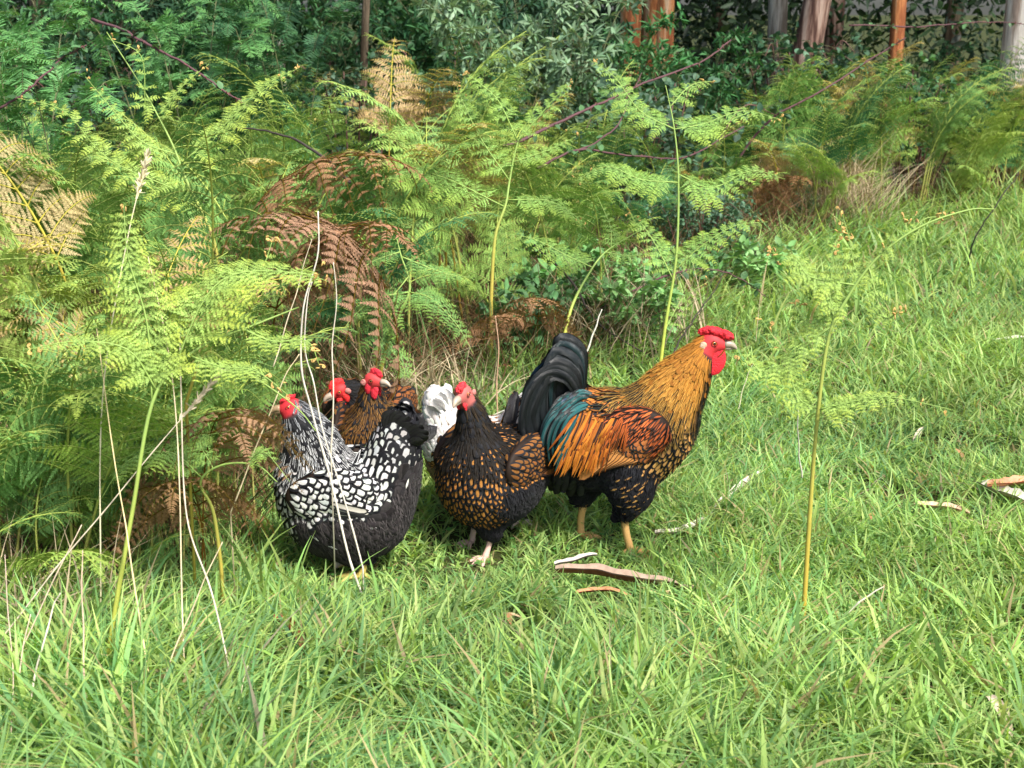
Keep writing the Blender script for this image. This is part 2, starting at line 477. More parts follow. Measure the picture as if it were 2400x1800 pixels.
# ------------------------------------------------------------------ bracken
def pinnule_tpl(nl=8, lw=0.42):
    """a comb of small leaflets on a midrib: length 1, half width about 0.5 at the base"""
    V = []; Q = []; C = []
    def quad(a, b, c, d, k):
        n = len(V); V.extend([a, b, c, d]); Q.append([n, n + 1, n + 2, n + 3]); C.extend([k] * 4)
    quad((0, -.03, 0), (0, .03, 0), (1, .006, 0), (1, -.006, 0), 1.15)
    for i in range(nl):
        x = 0.04 + 0.93 * i / nl
        wl = lw * (1 - (i / nl) ** 1.4) + 0.05
        st = 0.93 / nl
        for s in (-1, 1):
            quad((x, 0, 0), (x + st * .25 + .1 * wl, s * wl * .6, .05 * wl), (x + st * .55 + .22 * wl, s * wl, -.04), (x + st * .92, 0, 0), 0.85 + .25 * (i % 2))
    return np.array(V, float), np.array(Q), np.array([[c, c, c] for c in C], float)

PT = {8: pinnule_tpl(8), 5: pinnule_tpl(5, .5), 10: pinnule_tpl(10, .36)}
# plain narrow finger (wattle)
FINGER = (np.array([[0, 0, 0], [.15, -.5, .1], [.15, .5, .1], [.8, -.42, .08], [.8, .42, .08], [1, 0, 0]], float),
          np.array([[0, 1, 2, 2], [1, 3, 4, 2], [3, 5, 4, 4]]), np.ones((6, 3)))

def pinna(mb, smb, O, D, N, L, npin, wmax, droop, curl, tpl, rad, tipcol, lcol=(1, 1, 1), fold=0.15, scol=(1, 1, 1), gap=0.08):
    """one side branch: midrib along D (droops away from N) carrying pairs of pinnules"""
    D = D / np.linalg.norm(D); N = N - D * np.dot(N, D); N = N / np.linalg.norm(N); S = np.cross(N, D)
    s = np.linspace(0, 1, 12)
    dn = np.array([0, 0, -1.0])
    side = RNG.normal(0, .06)
    C = O + D * (s * L)[:, None] + dn * (droop * s ** 2 * L)[:, None] + S * (side * s ** 2 * L)[:, None] + N * (-curl * np.clip(s - .7, 0, 1) ** 2 * 6 * L * .3)[:, None]
    tube(smb, C, np.linspace(rad, rad * .25, 12), 3, scol, cap=False)
    q = np.linspace(gap, 0.985, npin)
    CC = np.stack([np.interp(q, s, C[:, k]) for k in range(3)], -1)
    T = nz(np.stack([np.interp(q, s, np.gradient(C[:, k], s)) for k in range(3)], -1))
    Ss = nz(np.cross(N[None], T)); Nn = np.cross(T, Ss)
    prof = np.minimum(1, (q + .06) * 6) * (1 - q ** 1.5) ** .8 + .06
    TV, TQ, TC = tpl
    for sg in (-1, 1):
        jit = RNG.normal(0, .15, (npin, 3))
        X = nz(Ss * sg + T * RNG.uniform(.35, .6, npin)[:, None] + Nn * fold + jit)
        Yv = nz(np.cross(Nn, X)); Zv = np.cross(X, Yv)
        l = wmax * prof * RNG.uniform(.85, 1.12, npin)
        sp = L / npin
        w = np.minimum(l * .55, sp * 1.05 * np.ones(npin)) if tpl is not FINGER else np.full(npin, sp * .62)
        c = np.array(lcol)[None] * (1 + (np.array(tipcol) - 1)[None] * (q ** 1.5)[:, None]) * RNG.uniform(.85, 1.15, (npin, 1))
        instance_tpl(mb, TV, TQ, CC, X, Yv, Zv, l, w, RNG.uniform(.0, .55, npin), c, TC)
    return C

def bracken_meshes(seed, H=1.1, bare=0.42, npairs=9, Lmax=0.36, arch=0.5, curl=0.3, droop=0.35, tipcol=(1.15, 1.06, .8), dense=1.0, detail=8, yaw=0.0, young=0.0):
    """one frond: bare stipe, then pairs of branches that shorten towards an arching tip. Grows from the origin, arches towards +x."""
    global RNG
    keep = RNG; RNG = np.random.default_rng(seed)
    mb, smb = MB(), MB()
    t = np.linspace(0, 1, 24)
    a0 = RNG.uniform(.02, .15)
    phi = a0 + np.clip((t - bare * .75) / (1 - bare * .75), 0, 1) ** 1.1 * (.75 + .95 * arch)
    st = H * 1.12 / 23
    x = np.concatenate([[0], np.cumsum(np.sin(phi[:-1]) * st)]); z = np.concatenate([[0], np.cumsum(np.cos(phi[:-1]) * st)])
    y = H * .05 * (np.sin(t * 3 + seed) - math.sin(seed)) * t
    C = np.stack([x, y, z], -1)
    rs = (0.0052 * (1 - t) ** .7 + .0012) * (.5 if curl > 1 else 1)
    g = np.clip(t * 1.8, 0, 1)[:, None]
    sc = np.array([.36, .30, .10]) * (1 - g) + np.array([.34, .42, .08]) * g
    tube(smb, C, rs, 5, sc)
    T = nz(np.gradient(C, axis=0))
    for i in range(npairs):
        f = i / npairs
        s = bare + (1 - bare) * (1 - (1 - f) ** 1.15) * .97
        O = np.array([np.interp(s, t, C[:, k]) for k in range(3)])
        Tt = np.array([np.interp(s, t, T[:, k]) for k in range(3)])
        L = Lmax * (1 - f) ** .85 * (1 if i else .95) + .05
        for sg in (-1, 1):
            Sv = np.array([0, sg, 0.0]) + Tt * (.55 + .3 * f) + np.array([0, 0, .12]) + RNG.normal(0, .1, 3)
            up = np.cross(Tt, np.array([0, 1.0, 0])); up = -up if up[2] < 0 else up
            up = up + RNG.normal(0, .15, 3)
            LL = L * RNG.uniform(.85, 1.1)
            npn = max(7, int(LL * 60 * dense))
            pinna(mb, smb, O + sg * np.array([0, .002, 0]), Sv, up, LL, npn, LL * .21 * RNG.uniform(.9, 1.15) * (1 - .45 * young * f), droop * RNG.uniform(.5, 1.3), curl, PT[detail if LL > .15 else 5], .0018 + .004 * LL, tipcol,
                  scol=(.30, .38, .08))
    O = C[-2]; up = np.cross(T[-2], np.array([0, 1.0, 0])); up = -up if up[2] < 0 else up
    pinna(mb, smb, O, T[-1], up, Lmax * .3, 16, Lmax * .09, .3, curl, PT[5], .001, tipcol, scol=(.30, .38, .08))
    RNG = keep
    return mb, smb

def tuber(mb, pts, r0, r1, sides, col, n=20):
    tube(mb, smooth_path(pts, n), np.linspace(r0, r1, n), sides, col)

FERN_VARIANTS = []
for k in range(14):
    H_ = [1.0, 1.15, .85, 1.05, .7, 1.25, .95, 1.1, .8, 1.0, 1.2, .6, .9, 1.05][k]
    mb, smb = bracken_meshes(100 + k, H_, bare=[.4, .48, .35, .45, .3, .5, .42][k % 7], npairs=[11, 13, 10, 12, 9, 13, 11][k % 7], Lmax=(.215 + .03 * (k % 4)) * (.8 + .25 * H_),
                             arch=[.35, .6, .8, .45, .9, .3, .65][k % 7], curl=[.2, .5, .3, .9][k % 4], droop=[.25, .45, .35, .6][k % 4], detail=8, young=(k % 3) * .4)
    FERN_VARIANTS.append((mb.mesh("frond", M_LEAF, smooth=False), smb.mesh("stem", M_STEM), H_))
DEAD_VARIANTS = []
for k in range(4):
    H_ = [.8, .65, .9, .7][k]
    mb, smb = bracken_meshes(300 + k, H_, bare=.4, npairs=8, Lmax=.30, arch=1.25, curl=1.4, droop=.8, tipcol=(.9, .9, .9), detail=8, young=.2)
    DEAD_VARIANTS.append((mb.mesh("dead_frond", M_DRY, smooth=False), smb.mesh("dead_stem", M_DRY), H_))

CN = {'yellow': "yellow-green", 'fresh': "fresh light green", 'mid': "mid green", 'deep': "deep green", 'rust': "withered rust brown", 'tan': "straw coloured"}
CC_ = {'yellow': (.31, .46, .115), 'fresh': (.24, .41, .11), 'mid': (.16, .32, .095), 'deep': (.07, .20, .08), 'rust': (.33, .18, .095), 'tan': (.50, .39, .20)}

def place_fern(x, y, yaw, colour, label, group, variant=None, scale=1.0, tilt=(0, 0), z=None, dead=False, nf=1):
    pool = DEAD_VARIANTS if dead else FERN_VARIANTS
    v = pool[variant if variant is not None else random.randrange(len(pool))]
    r = empty("bracken_fern", (x, y, float(gz(x, y)) if z is None else z), yaw)
    r.rotation_euler = (tilt[0], tilt[1], yaw); r.scale = (scale,) * 3
    c = np.array(CC_[colour]) * random.uniform(.85, 1.15) * np.array([random.uniform(.9, 1.1), 1, random.uniform(.85, 1.15)])
    for q in range(nf):
        w = v if q == 0 else pool[random.randrange(len(pool))]
        k = 1.0 if q == 0 else random.uniform(.7, 1.0)
        ox, oy, ra = (0, 0, 0) if q == 0 else (random.uniform(-.13, .13), random.uniform(-.13, .13), random.gauss(0, 1.3))
        f = bpy.data.objects.new("frond", w[0]); COL.objects.link(f); f.parent = r; f.color = (*(c * random.uniform(.85, 1.15)), 1)
        s = bpy.data.objects.new("stem", w[1]); COL.objects.link(s); s.parent = r
        for o in (f, s): o.location = (ox, oy, 0); o.rotation_euler = (0, 0, ra); o.scale = (k, k, k)
        if dead: s.color = (.36, .17, .07, 1)
        elif colour == 'tan': s.color = (1.3, .9, .6, 1)
    tag(r, label, "fern", group)
    return r

def landmark(px):
    for lim, w in ((150, "at the left edge"), (400, "behind the straw seed stalk"), (620, "left of the brown fronds"), (850, "around the big brown fronds"), (1130, "above the golden hen"),
                   (1400, "above the rooster's tail"), (1600, "behind the rooster's back"), (1800, "above the rooster's head")):
        if px < lim: return w
    return "beyond the far meadow"

def zone_of(x, y):
    return landmark(1200 + FPX * x / (y * math.cos(PITCH) + (CAM_H - .6) * math.sin(PITCH)))

def plant_bank():
    pts = []
    y = 2.75
    while y < 11.5:
        step = .235 + .022 * (y - 2.7)
        x = -(0.385 * y + .2)
        while x < xE(y) - .12:
            pts.append((x + random.uniform(-.5, .5) * step, y + random.uniform(-.5, .5) * step))
            x += step * 1.12
        y += step
    n = 0
    random.shuffle(pts)
    for (x, y) in pts:
        e = xE(y) - x
        if e < .06 or y > 11.8: continue
        px = 1200 + FPX * x / (y * math.cos(PITCH) + .2)
        # the more open weedy hollow right behind the rooster's tail, and the dark pocket behind the hens
        if 660 < px < 1130 and e < .38: continue
        if px > 1760 and random.random() < .15: continue
        if n >= 198: break
        sc = random.uniform(.78, 1.06)
        if e < .35: sc *= .72
        if y > 4.6 and px < 1760: sc *= random.uniform(.74, .90) if px < 560 else random.uniform(.95, 1.12) if px < 1280 else random.uniform(.80, .96)
        if px > 1760: sc *= .8
        r = random.random()
        if px > 1760:
            col = 'tan' if r < .3 else 'deep' if r < .5 else 'mid' if r < .72 else 'fresh' if r < .93 else 'rust'
        elif px < 620:
            col = 'yellow' if r < .34 else 'fresh' if r < .68 else 'mid' if r < .88 else 'deep' if r < .94 else 'tan'
        else:
            col = 'yellow' if r < .2 else 'fresh' if r < .5 else 'mid' if r < .82 else 'deep' if r < .94 else 'tan'
        dead = col == 'rust'
        hn = "tall" if sc > .92 else "short" if sc < .72 else "waist-high"
        row = "at the front of the bank" if e < .5 else "in mid bank" if e < 1.3 else "deep in the bank" if e < 2.6 else "at the back of the bank"
        yaw = math.radians(-60 + random.gauss(0, 70))
        place_fern(x, y, yaw, col, f"{hn} {CN[col]} bracken {row}, {zone_of(x, y)}", "bracken ferns growing in the bank", scale=sc, dead=dead, tilt=(random.gauss(0, .08), random.gauss(0, .08)), nf=2 if e < .5 else 3)
        n += 1
    # low bracken along the near left edge of the bank
    for k in range(38):
        px = random.uniform(-60, 640); q = G(px, random.uniform(1300, 1545) - .14 * max(0, px))
        if xE(q[1]) - q[0] < .02: q[0] = xE(q[1]) - random.uniform(.02, .15)
        col = random.choice(['yellow', 'fresh', 'fresh', 'mid', 'mid'])
        sc = random.uniform(.45, .78)
        place_fern(q[0], q[1], math.radians(random.gauss(-70, 60)), col, f"low {CN[col]} bracken " + ("under the tall fronds at the left edge" if px < 200 else "beside the dry stalks" if px < 430 else "close to the black and white hen"), "low bracken along the near left edge of the bank", scale=sc, tilt=(random.gauss(0, .12), random.gauss(0, .12)), nf=2)
    # bracken of the thicket above the far meadow
    for k in range(46):
        px = random.uniform(1760, 2430); Y = random.uniform(7.6, 11.5); x = (px - 1200) / FPX * Y
        if x > xE(Y) - .05 and Y < 11.2: Y = 10.6 + random.random() * 1.6; x = (px - 1200) / FPX * Y
        if xE(Y) - x < -.1: continue
        col = random.choice(['fresh', 'mid', 'mid', 'deep', 'tan', 'tan', 'yellow', 'fresh'])
        sc = random.uniform(.72, 1.08)
        place_fern(x, Y, math.radians(random.gauss(-80, 60)), col, f"{CN[col]} bracken in the thicket, " + ("near the pale dry grass clump" if px < 2000 else "below the lone orange-streaked tree" if px < 2200 else "toward the right edge"), "bracken in the thicket above the far meadow", scale=sc, tilt=(random.gauss(0, .1), random.gauss(0, .1)), nf=3)
    # notable brown fronds
    for (px, py, Y, yaw, sc, lab) in ((600, 590, 4.5, -20, 1.15, "large collapsed rust brown bracken frond hanging above the hens"),
                                      (700, 600, 4.35, 200, 1.0, "crumpled dark rust bracken under the big collapsed brown frond"),
                                      (760, 600, 4.35, -30, 1.0, "rust brown bracken frond trailing down to the right of the big collapsed one"),
                                      (690, 470, 4.6, -10, .95, "brown withered bracken frond above the big collapsed one"),
                                      (1160, 760, 5.0, -60, .8, "dull brown withered bracken standing left of the rooster's tail"),
                                      (1240, 730, 5.1, -100, .7, "small brown bracken just left of the green stem behind the rooster's tail"),
                                      (540, 1010, 3.05, -60, .62, "curled orange-brown bracken at head height left of the black and white hen"),
                                      (500, 1160, 3.0, -80, .55, "small dull brown bracken beside the breast of the black and white hen"),
                                      (2330, 420, 10.0, -40, 1.0, "brown withered bracken at the far right edge of the photo"),
                                      (2130, 330, 10.2, -90, 1.0, "rusty bracken in the thicket above the far meadow")):
        p = at(px, py, Y)
        k = DEAD_VARIANTS[random.randrange(4)]
        kk = random.randrange(4); sc = min(1.7, max(.45, p[2] / (.60 * DEAD_VARIANTS[kk][2])))
        place_fern(p[0] - .22 * sc * math.cos(math.radians(yaw)), p[1], math.radians(yaw), 'rust', lab, "brown withered bracken", variant=kk, scale=sc, dead=True, tilt=(0, 0), nf=1)
    for (px, py, sc, lab) in ((640, 250, .8, "tall pale straw bracken tips near the top left of the bank"), (2010, 330, 1.0, "pale yellow drying bracken in the right thicket"),
                              (2100, 390, .9, "straw coloured bracken lower in the right thicket"), (1990, 470, .8, "yellowed bracken just above the dry grass clump"), (30, 330, .8, "straw and brown bracken at the far left edge")):
        Y = 6.0 if px < 1000 else 10.1
        if px < 100: Y = 4.2
        p = at(px, py, Y)
        place_fern(p[0], Y, math.radians(-80), 'tan', lab, "drying bracken", scale=sc * max(.7, min(1.2, (p[2] + .25) / 1.0)), tilt=(0, 0))

def crozier(mb, O, D, r):
    """a tightly curled young tip"""
    D = np.asarray(D, float); D = D / np.linalg.norm(D); B = np.cross(D, RNG.normal(0, 1, 3)); B /= np.linalg.norm(B)
    th = np.linspace(0, 8.5, 13); rr = r * (1 - th / 11)
    C = O + D * r * 2.2 + D * (np.sin(th) * rr)[:, None] + B * ((np.cos(th)) * rr)[:, None] - B * r
    C = np.vstack([[O], C])
    tube(mb, C, np.full(14, r * .34), 4, np.array([.60, .38, .12]) * RNG.uniform(.75, 1.15))

def hero_fern(stem_px, Y0, Y1, branches, label, name="bracken_fern", col='fresh', rad=.0065, curls=True, seed=5, scol0=(.42, .33, .06), scol1=(.26, .38, .09), tipcol=(1.4, 1.1, .6)):
    """a frond whose stem and branches follow the photograph's own, at real distances"""
    global RNG
    keep = RNG; RNG = np.random.default_rng(seed)
    n = len(stem_px)
    P = np.array([at(px, py, Y0 + (Y1 - Y0) * k / (n - 1)) for k, (px, py) in enumerate(stem_px)])
    base = P[0].copy(); base[2] = float(gz(base[0], base[1]))
    r = empty(name, base); tag(r, label, "fern", None)
    C = smooth_path(P - base, 40); C[0, 2] = min(C[0, 2], 0.0)
    smb, mb, cmb = MB(), MB(), MB()
    g = np.linspace(0, 1, 40)[:, None]; gc = np.clip(g * 2.2, 0, 1)
    tube(smb, C, rad * (1 - .85 * g[:, 0]) ** 1.1 + .0006, 6, np.array(scol0) * (1 - gc) + np.array(scol1) * gc)
    for (a, tips, dy, npn, wf, curl) in branches:
        O = C[int(a * 39)]
        pts = np.array([O] + [at(px, py, base[1] + O[1] + dy * (k + 1) / len(tips)) - base for k, (px, py) in enumerate(tips)])
        B = smooth_path(pts, 16)
        L = np.linalg.norm(np.diff(B, axis=0), axis=1).sum()
        s = np.linspace(0, 1, 16)
        tube(smb, B, np.linspace(rad * .42, rad * .14, 16), 4, scol1)
        # sub-branches: secondary pinnae along the branch, simple pinnules towards the tip
        T = nz(np.gradient(B, axis=0))
        q = np.linspace(.1, .97, npn)
        up = np.array([0, -.55, 1.0]); 
        for i, qq in enumerate(q):
            Oq = np.array([np.interp(qq, s, B[:, k]) for k in range(3)]); Tq = np.array([np.interp(qq, s, T[:, k]) for k in range(3)])
            for sg in (-1, 1):
                Sv = np.cross(up, Tq); Sv = Sv / np.linalg.norm(Sv)
                D = Sv * sg + Tq * RNG.uniform(.4, .7) + RNG.normal(0, .1, 3)
                LL = L * wf * ((1 - qq ** 1.3) * .9 + .1) * min(1, qq * 5 + .4) * RNG.uniform(.85, 1.15)
                if LL > .02:
                    pinna(mb, smb, Oq, D, up + RNG.normal(0, .15, 3), LL, max(6, int(LL * 130)), LL * .36, .25, curl * 1.0, PT[5], .0009, tipcol, scol=scol1, gap=.05)
                elif curls and RNG.random() < .35: crozier(smb, Oq, D, .004)
        if curls:
            for kk in range(3):
                qq = RNG.uniform(.72, 1.0); Oq = np.array([np.interp(qq, s, B[:, k]) for k in range(3)]) + RNG.normal(0, .01, 3)
                crozier(smb, Oq, RNG.normal(0, 1, 3) + np.array([0, 0, .5]), RNG.uniform(.003, .005))
    f = mb.build("frond", M_LEAF, r, smooth=False); f.color = (*CC_[col], 1)
    smb.build("stem", M_STEM, r)
    if cmb.n: cmb.build("curled_tips", M_STEM, r)
    RNG = keep
    return r
# ------------------------------------------------------------------ chickens
W_ROUND = np.array([.45, .75, .95, 1.0, .93, .72, .04]); V_ROUND = np.array([0, .2, .42, .6, .8, .93, 1.0])
W_POINT = np.array([.45, .8, 1.0, .92, .7, .4, .03]); V_POINT = np.array([0, .15, .35, .55, .75, .9, 1.0])

SURF = None
def set_surf(V, Q):
    global SURF
    SURF = BVHTree.FromPolygons([tuple(v) for v in V], [tuple(q) if q[3] != q[2] else tuple(q[:3]) for q in Q.tolist()]) if V is not None else None

def feathers(mb, P, D, N, L, W, lift=.15, curve=.25, cup=.18, col=None, lace=None, thr=.3, shape='round', mi=0):
    P = np.asarray(P, float); n = len(P)
    if n == 0: return
    D = nz(D - N * (D * N).sum(-1, keepdims=True)); S = np.cross(N, D)
    f = lambda a: np.broadcast_to(np.asarray(a, float), (n,))
    L, W, lift, curve, cup, thr = map(f, (L, W, lift, curve, cup, thr))
    if SURF is not None:
        tips = P + D * L[:, None]; qv = np.zeros(n)
        for i in range(n):
            lo, no, _, _ = SURF.find_nearest(tips[i])
            sd = float((tips[i] - np.array(lo)) @ np.array(no)); qv[i] = (.0035 + .06 * L[i] - sd) / L[i]
        qv = np.clip(qv + RNG.uniform(-.01, .11, n), -.6, .9)
        lift = np.minimum(.05 + lift * .6 + np.maximum(qv, 0), 1.3); curve = np.sin(lift) - qv
    wv, v = (W_ROUND, V_ROUND) if shape == 'round' else (W_POINT, V_POINT)
    R = len(v); u = np.array([-1, -.5, 0, .5, 1.0])
    ce = P[:, None] + D[:, None] * (L[:, None] * v)[..., None] + N[:, None] * (L[:, None] * (np.sin(lift)[:, None] * v - curve[:, None] * v ** 2))[..., None]
    off = (W[:, None] / 2 * wv)[..., None] * u
    V = ce[:, :, None] + S[:, None, None] * off[..., None] - N[:, None, None] * ((cup * W)[:, None, None] * (u ** 2) * wv[None, :, None])[..., None]
    V = V.reshape(-1, 3)
    i, j = np.meshgrid(np.arange(R - 1), np.arange(4), indexing='ij')
    q = np.stack([i * 5 + j, i * 5 + j + 1, (i + 1) * 5 + j + 1, (i + 1) * 5 + j], -1).reshape(-1, 4)
    Q = (q[None] + (np.arange(n) * R * 5)[:, None, None]).reshape(-1, 4)
    e = np.minimum((1 - np.abs(u))[None, :] * wv[:, None], ((1 - v) * 3.0)[:, None])
    ee = np.broadcast_to(e[None], (n, R, 5)); vv = np.broadcast_to(v[None, :, None], (n, R, 5))
    rr = np.broadcast_to(RNG.random(n)[:, None, None], (n, R, 5))
    fuv = np.stack([ee, vv, rr], -1).reshape(-1, 3)
    c = np.broadcast_to(col, (n, 3)); l = np.broadcast_to(lace if lace is not None else col, (n, 3))
    c4 = np.repeat(np.concatenate([c, thr[:, None]], 1)[:, None], R * 5, 1).reshape(-1, 4)
    l4 = np.repeat(np.concatenate([l, np.ones((n, 1))], 1)[:, None], R * 5, 1).reshape(-1, 4)
    mb.add(V, Q, c4, l4, fuv, mi)

def ribbon(mb, pts, W, side, col, lace, thr=.2, n=14, point=.3, cup=.15, mi=0, plane=False):
    """one long feather along a path"""
    C = smooth_path(pts, n); T = nz(np.gradient(C, axis=0)); side = np.asarray(side, float)
    if plane: N = nz(side[None] - T * (T @ side)[:, None]); S = np.cross(N, T)
    else: S = nz(side[None] - T * (T @ side)[:, None]); N = np.cross(T, S)
    s = np.linspace(0, 1, n)
    wv = np.minimum(1, .35 + s * 3) * np.where(s > 1 - point, np.sqrt(np.clip(1 - ((s - 1 + point) / point) ** 2, 0, 1)) + .02, 1)
    u = np.array([-1, -.5, 0, .5, 1.0])
    V = C[:, None] + S[:, None] * (wv[:, None] * u * W / 2)[..., None] - N[:, None] * (cup * W * u ** 2 * wv[:, None])[..., None]
    i, j = np.meshgrid(np.arange(n - 1), np.arange(4), indexing='ij')
    Q = np.stack([i * 5 + j, i * 5 + j + 1, (i + 1) * 5 + j + 1, (i + 1) * 5 + j], -1).reshape(-1, 4)
    e = (1 - np.abs(u))[None] * wv[:, None]
    fuv = np.stack([e, np.broadcast_to(s[:, None], e.shape), np.full(e.shape, RNG.random())], -1).reshape(-1, 3)
    mb.add(V.reshape(-1, 3), Q, np.array([*col, thr]), np.array([*lace, 1]), fuv, mi)

def remeshed(mb, voxel=.007):
    me = mb.mesh("tmp", M_BODY); o = bpy.data.objects.new("tmp", me); COL.objects.link(o)
    m = o.modifiers.new("r", 'REMESH'); m.mode = 'VOXEL'; m.voxel_size = voxel
    s = o.modifiers.new("s", 'SMOOTH'); s.iterations = 12; s.factor = .5
    dg = bpy.context.evaluated_depsgraph_get()
    ev = o.evaluated_get(dg); em = ev.to_mesh()
    V = np.empty(len(em.vertices) * 3); em.vertices.foreach_get("co", V); V = V.reshape(-1, 3)
    Q = []
    for p in em.polygons:
        v = list(p.vertices)
        if len(v) == 4: Q.append(v)
        elif len(v) == 3: Q.append(v + [v[2]])
    ev.to_mesh_clear()
    bpy.data.objects.remove(o); bpy.data.meshes.remove(me)
    return V, np.array(Q)

def sample_surface(V, Q, spacing, region=None, oversample=12, sortkey=None):
    T = np.vstack([Q[:, [0, 1, 2]], Q[:, [0, 2, 3]]])
    A, B, C = V[T[:, 0]], V[T[:, 1]], V[T[:, 2]]
    cr = np.cross(B - A, C - A); ar = np.linalg.norm(cr, axis=1) / 2
    ok = ar > 1e-9
    if region is not None: ok &= region((A + B + C) / 3)
    A, B, C, cr, ar = A[ok], B[ok], C[ok], cr[ok], ar[ok]
    if len(A) == 0: return np.zeros((0, 3)), np.zeros((0, 3))
    n = int(ar.sum() / spacing ** 2 * oversample) + 5
    k = RNG.choice(len(A), n, p=ar / ar.sum())
    r1, r2 = np.sqrt(RNG.random(n)), RNG.random(n)
    P = A[k] * (1 - r1)[:, None] + B[k] * (r1 * (1 - r2))[:, None] + C[k] * (r1 * r2)[:, None]
    N = nz(cr[k])
    grid = {}; out = []
    for i in range(n):
        c = tuple(np.floor(P[i] / spacing).astype(int)); bad = False
        for a in (-1, 0, 1):
            for b in (-1, 0, 1):
                for d in (-1, 0, 1):
                    for q in grid.get((c[0] + a, c[1] + b, c[2] + d), ()):
                        if ((P[q] - P[i]) ** 2).sum() < spacing ** 2: bad = True
        if not bad: grid.setdefault(c, []).append(i); out.append(i)
    return P[out], N[out]

def chain(mb, keys, steps=5, **kw):
    K = smooth_path(keys, (len(keys) - 1) * steps + 1)
    for k in K: ellipsoid(mb, k[:3], k[3:6], nu=18, nv=12, **kw)

BLACK = np.array([.012, .012, .014])

def make_bird(s):
    """s: dict describing pose and plumage. Local frame: +x forward, z up."""
    root = empty(s['name'], s['loc'], s['yaw']); root.scale = (s.get('scale', 1),) * 3
    tag(root, s['label'], s['cat'], s.get('group'))
    hp = np.array(s['head'], float); hd = nz(np.array(s['hdir'], float)); hr = s.get('hr', .024)
    hs = nz(np.cross(np.array([0, 0, 1.0]), hd)); hu = np.cross(hd, hs)
    HR = np.stack([hd, hs, hu], 1)
    # ---- continuous body: torso, neck, head, thighs, shanks
    b = MB()
    chain(b, s['torso']); chain(b, s['neck'])
    ellipsoid(b, hp, (hr * 1.25, hr * .86, hr), HR)
    ellipsoid(b, hp + hd * hr * .9 - hu * hr * .15, (hr * .75, hr * .6, hr * .68), HR)
    for lg in s['legs']:
        chain(b, lg['thigh'])
    V, Q = remeshed(b)
    set_surf(V, Q)
    bm_ = MB()
    dh = np.linalg.norm((V - hp) @ HR / np.array([1.5, 1.1, 1.2]), axis=1) / hr
    face = np.clip((1.35 - dh) * 4, 0, 1) * (((V - hp) @ hd) > -hr * .75)
    red = np.array(s.get('face', (.52, .035, .035)))
    skin = np.array(s.get('under', BLACK * 1.5))
    bm_.add(V, Q, skin[None] * (1 - face[:, None]) + red[None] * face[:, None])
    lc = s.get('legcol', (.62, .36, .13))
    for lg in s['legs']:
        hk, ft = np.array(lg['hock'], float), np.array(lg['foot'], float)
        mid = (hk + ft) / 2 + np.array([-.004, 0, 0])
        top = np.array(lg['thigh'][-1][:3]) 
        tube(bm_, smooth_path([top, hk, mid, ft], 12), np.array([.013, .0125, .0125, .012, .0105, .0095, .009, .009, .009, .0095, .011, .012]) * s.get('legr', 1), 8, lc)
        for a, l in ((-.5, .055), (0, .068), (.5, .055), (math.pi + .2, .028)):
            d = np.array([math.cos(a), math.sin(a), 0])
            tube(bm_, smooth_path([ft, ft + d * l * .45 + np.array([0, 0, .006]), ft + d * l * .85 + np.array([0, 0, -.003]), ft + d * l + np.array([0, 0, -.009])], 8), np.array([.008, .0075, .007, .0065, .006, .005, .0035, .001]) * s.get('legr', 1), 6, lc)
    bm_.build("body", M_BODY, root)
    # ---- skeleton for the feather flow
    nk = np.array(s['neck'], float)[:, :3]; to = np.array(s['torso'], float)[:, :3]
    path = smooth_path(np.vstack([[hp], nk[::-1], to[::-1]]), 60)
    tang = nz(np.gradient(path, axis=0))
    nn = int(60 * len(nk) / (len(nk) + len(to)))
    neck_base = nk[0]
    def near(P):
        d = np.linalg.norm(P[:, None] - path[None], axis=2); k = d.argmin(1); return k
    legpts = np.array([lg['thigh'][-1][:3] for lg in s['legs']])
    def flow(P, N, down=.5):
        k = near(P); T = tang[k].copy()
        T = T + np.array([0, 0, -1.0]) * (down * np.clip((k[:, None] - nn * .6) / 10, 0, 1)) * (1 - np.abs(N[:, 2:3]))
        return nz(T - N * (T * N).sum(-1, keepdims=True))
    hx = lambda P: np.linalg.norm(P - hp, axis=1) > hr * 1.5
    behind = lambda P: ((P - hp) @ hd) < -hr * .45
    # ---- body plumage (breast, back, belly)
    pm = MB()
    P, N = sample_surface(V, Q, s.get('bsp', .013), lambda p: hx(p))
    k = near(P)
    F = flow(P, N, s.get('down', .5))
    s['plumage'](pm, P, N, F, k / 60.0, nn / 60.0, s)
    pm.build("body_feathers", [M_FEATH, M_FLUFF], root)
    # ---- fluff
    fm = MB()
    P, N = sample_surface(V, Q, .0043, lambda p: s['fluff_zone'](p), 4)
    F = nz(np.array([-.35, 0, -1.0]) + RNG.normal(0, .35, (len(P), 3)))
    fc = np.array(s.get('fluffcol', BLACK))
    feathers(fm, P + N * .003, F + N * .1, N, RNG.uniform(.02, .042, len(P)), RNG.uniform(.0014, .0034, len(P)), RNG.uniform(.25, .6, len(P)), .25, .1, fc[None] * RNG.uniform(.5, 2.2, (len(P), 1)), None, 0, 'point')
    if fm.n: fm.build("belly_fluff", M_FLUFF, root)
    # ---- hackle
    hm = MB()
    NB = s.get('hackle_to', nn + 3)
    P, N = sample_surface(V, Q, s.get('hsp', .0075), lambda p: (near(p) < NB) & hx(p) | ((near(p) < NB) & behind(p)))
    k = near(P); F = flow(P, N, .25) + RNG.normal(0, .05, P.shape)
    t = k / NB
    s['hackle'](hm, P, N, F, t, s)
    hm.build("hackle", M_FEATH, root)
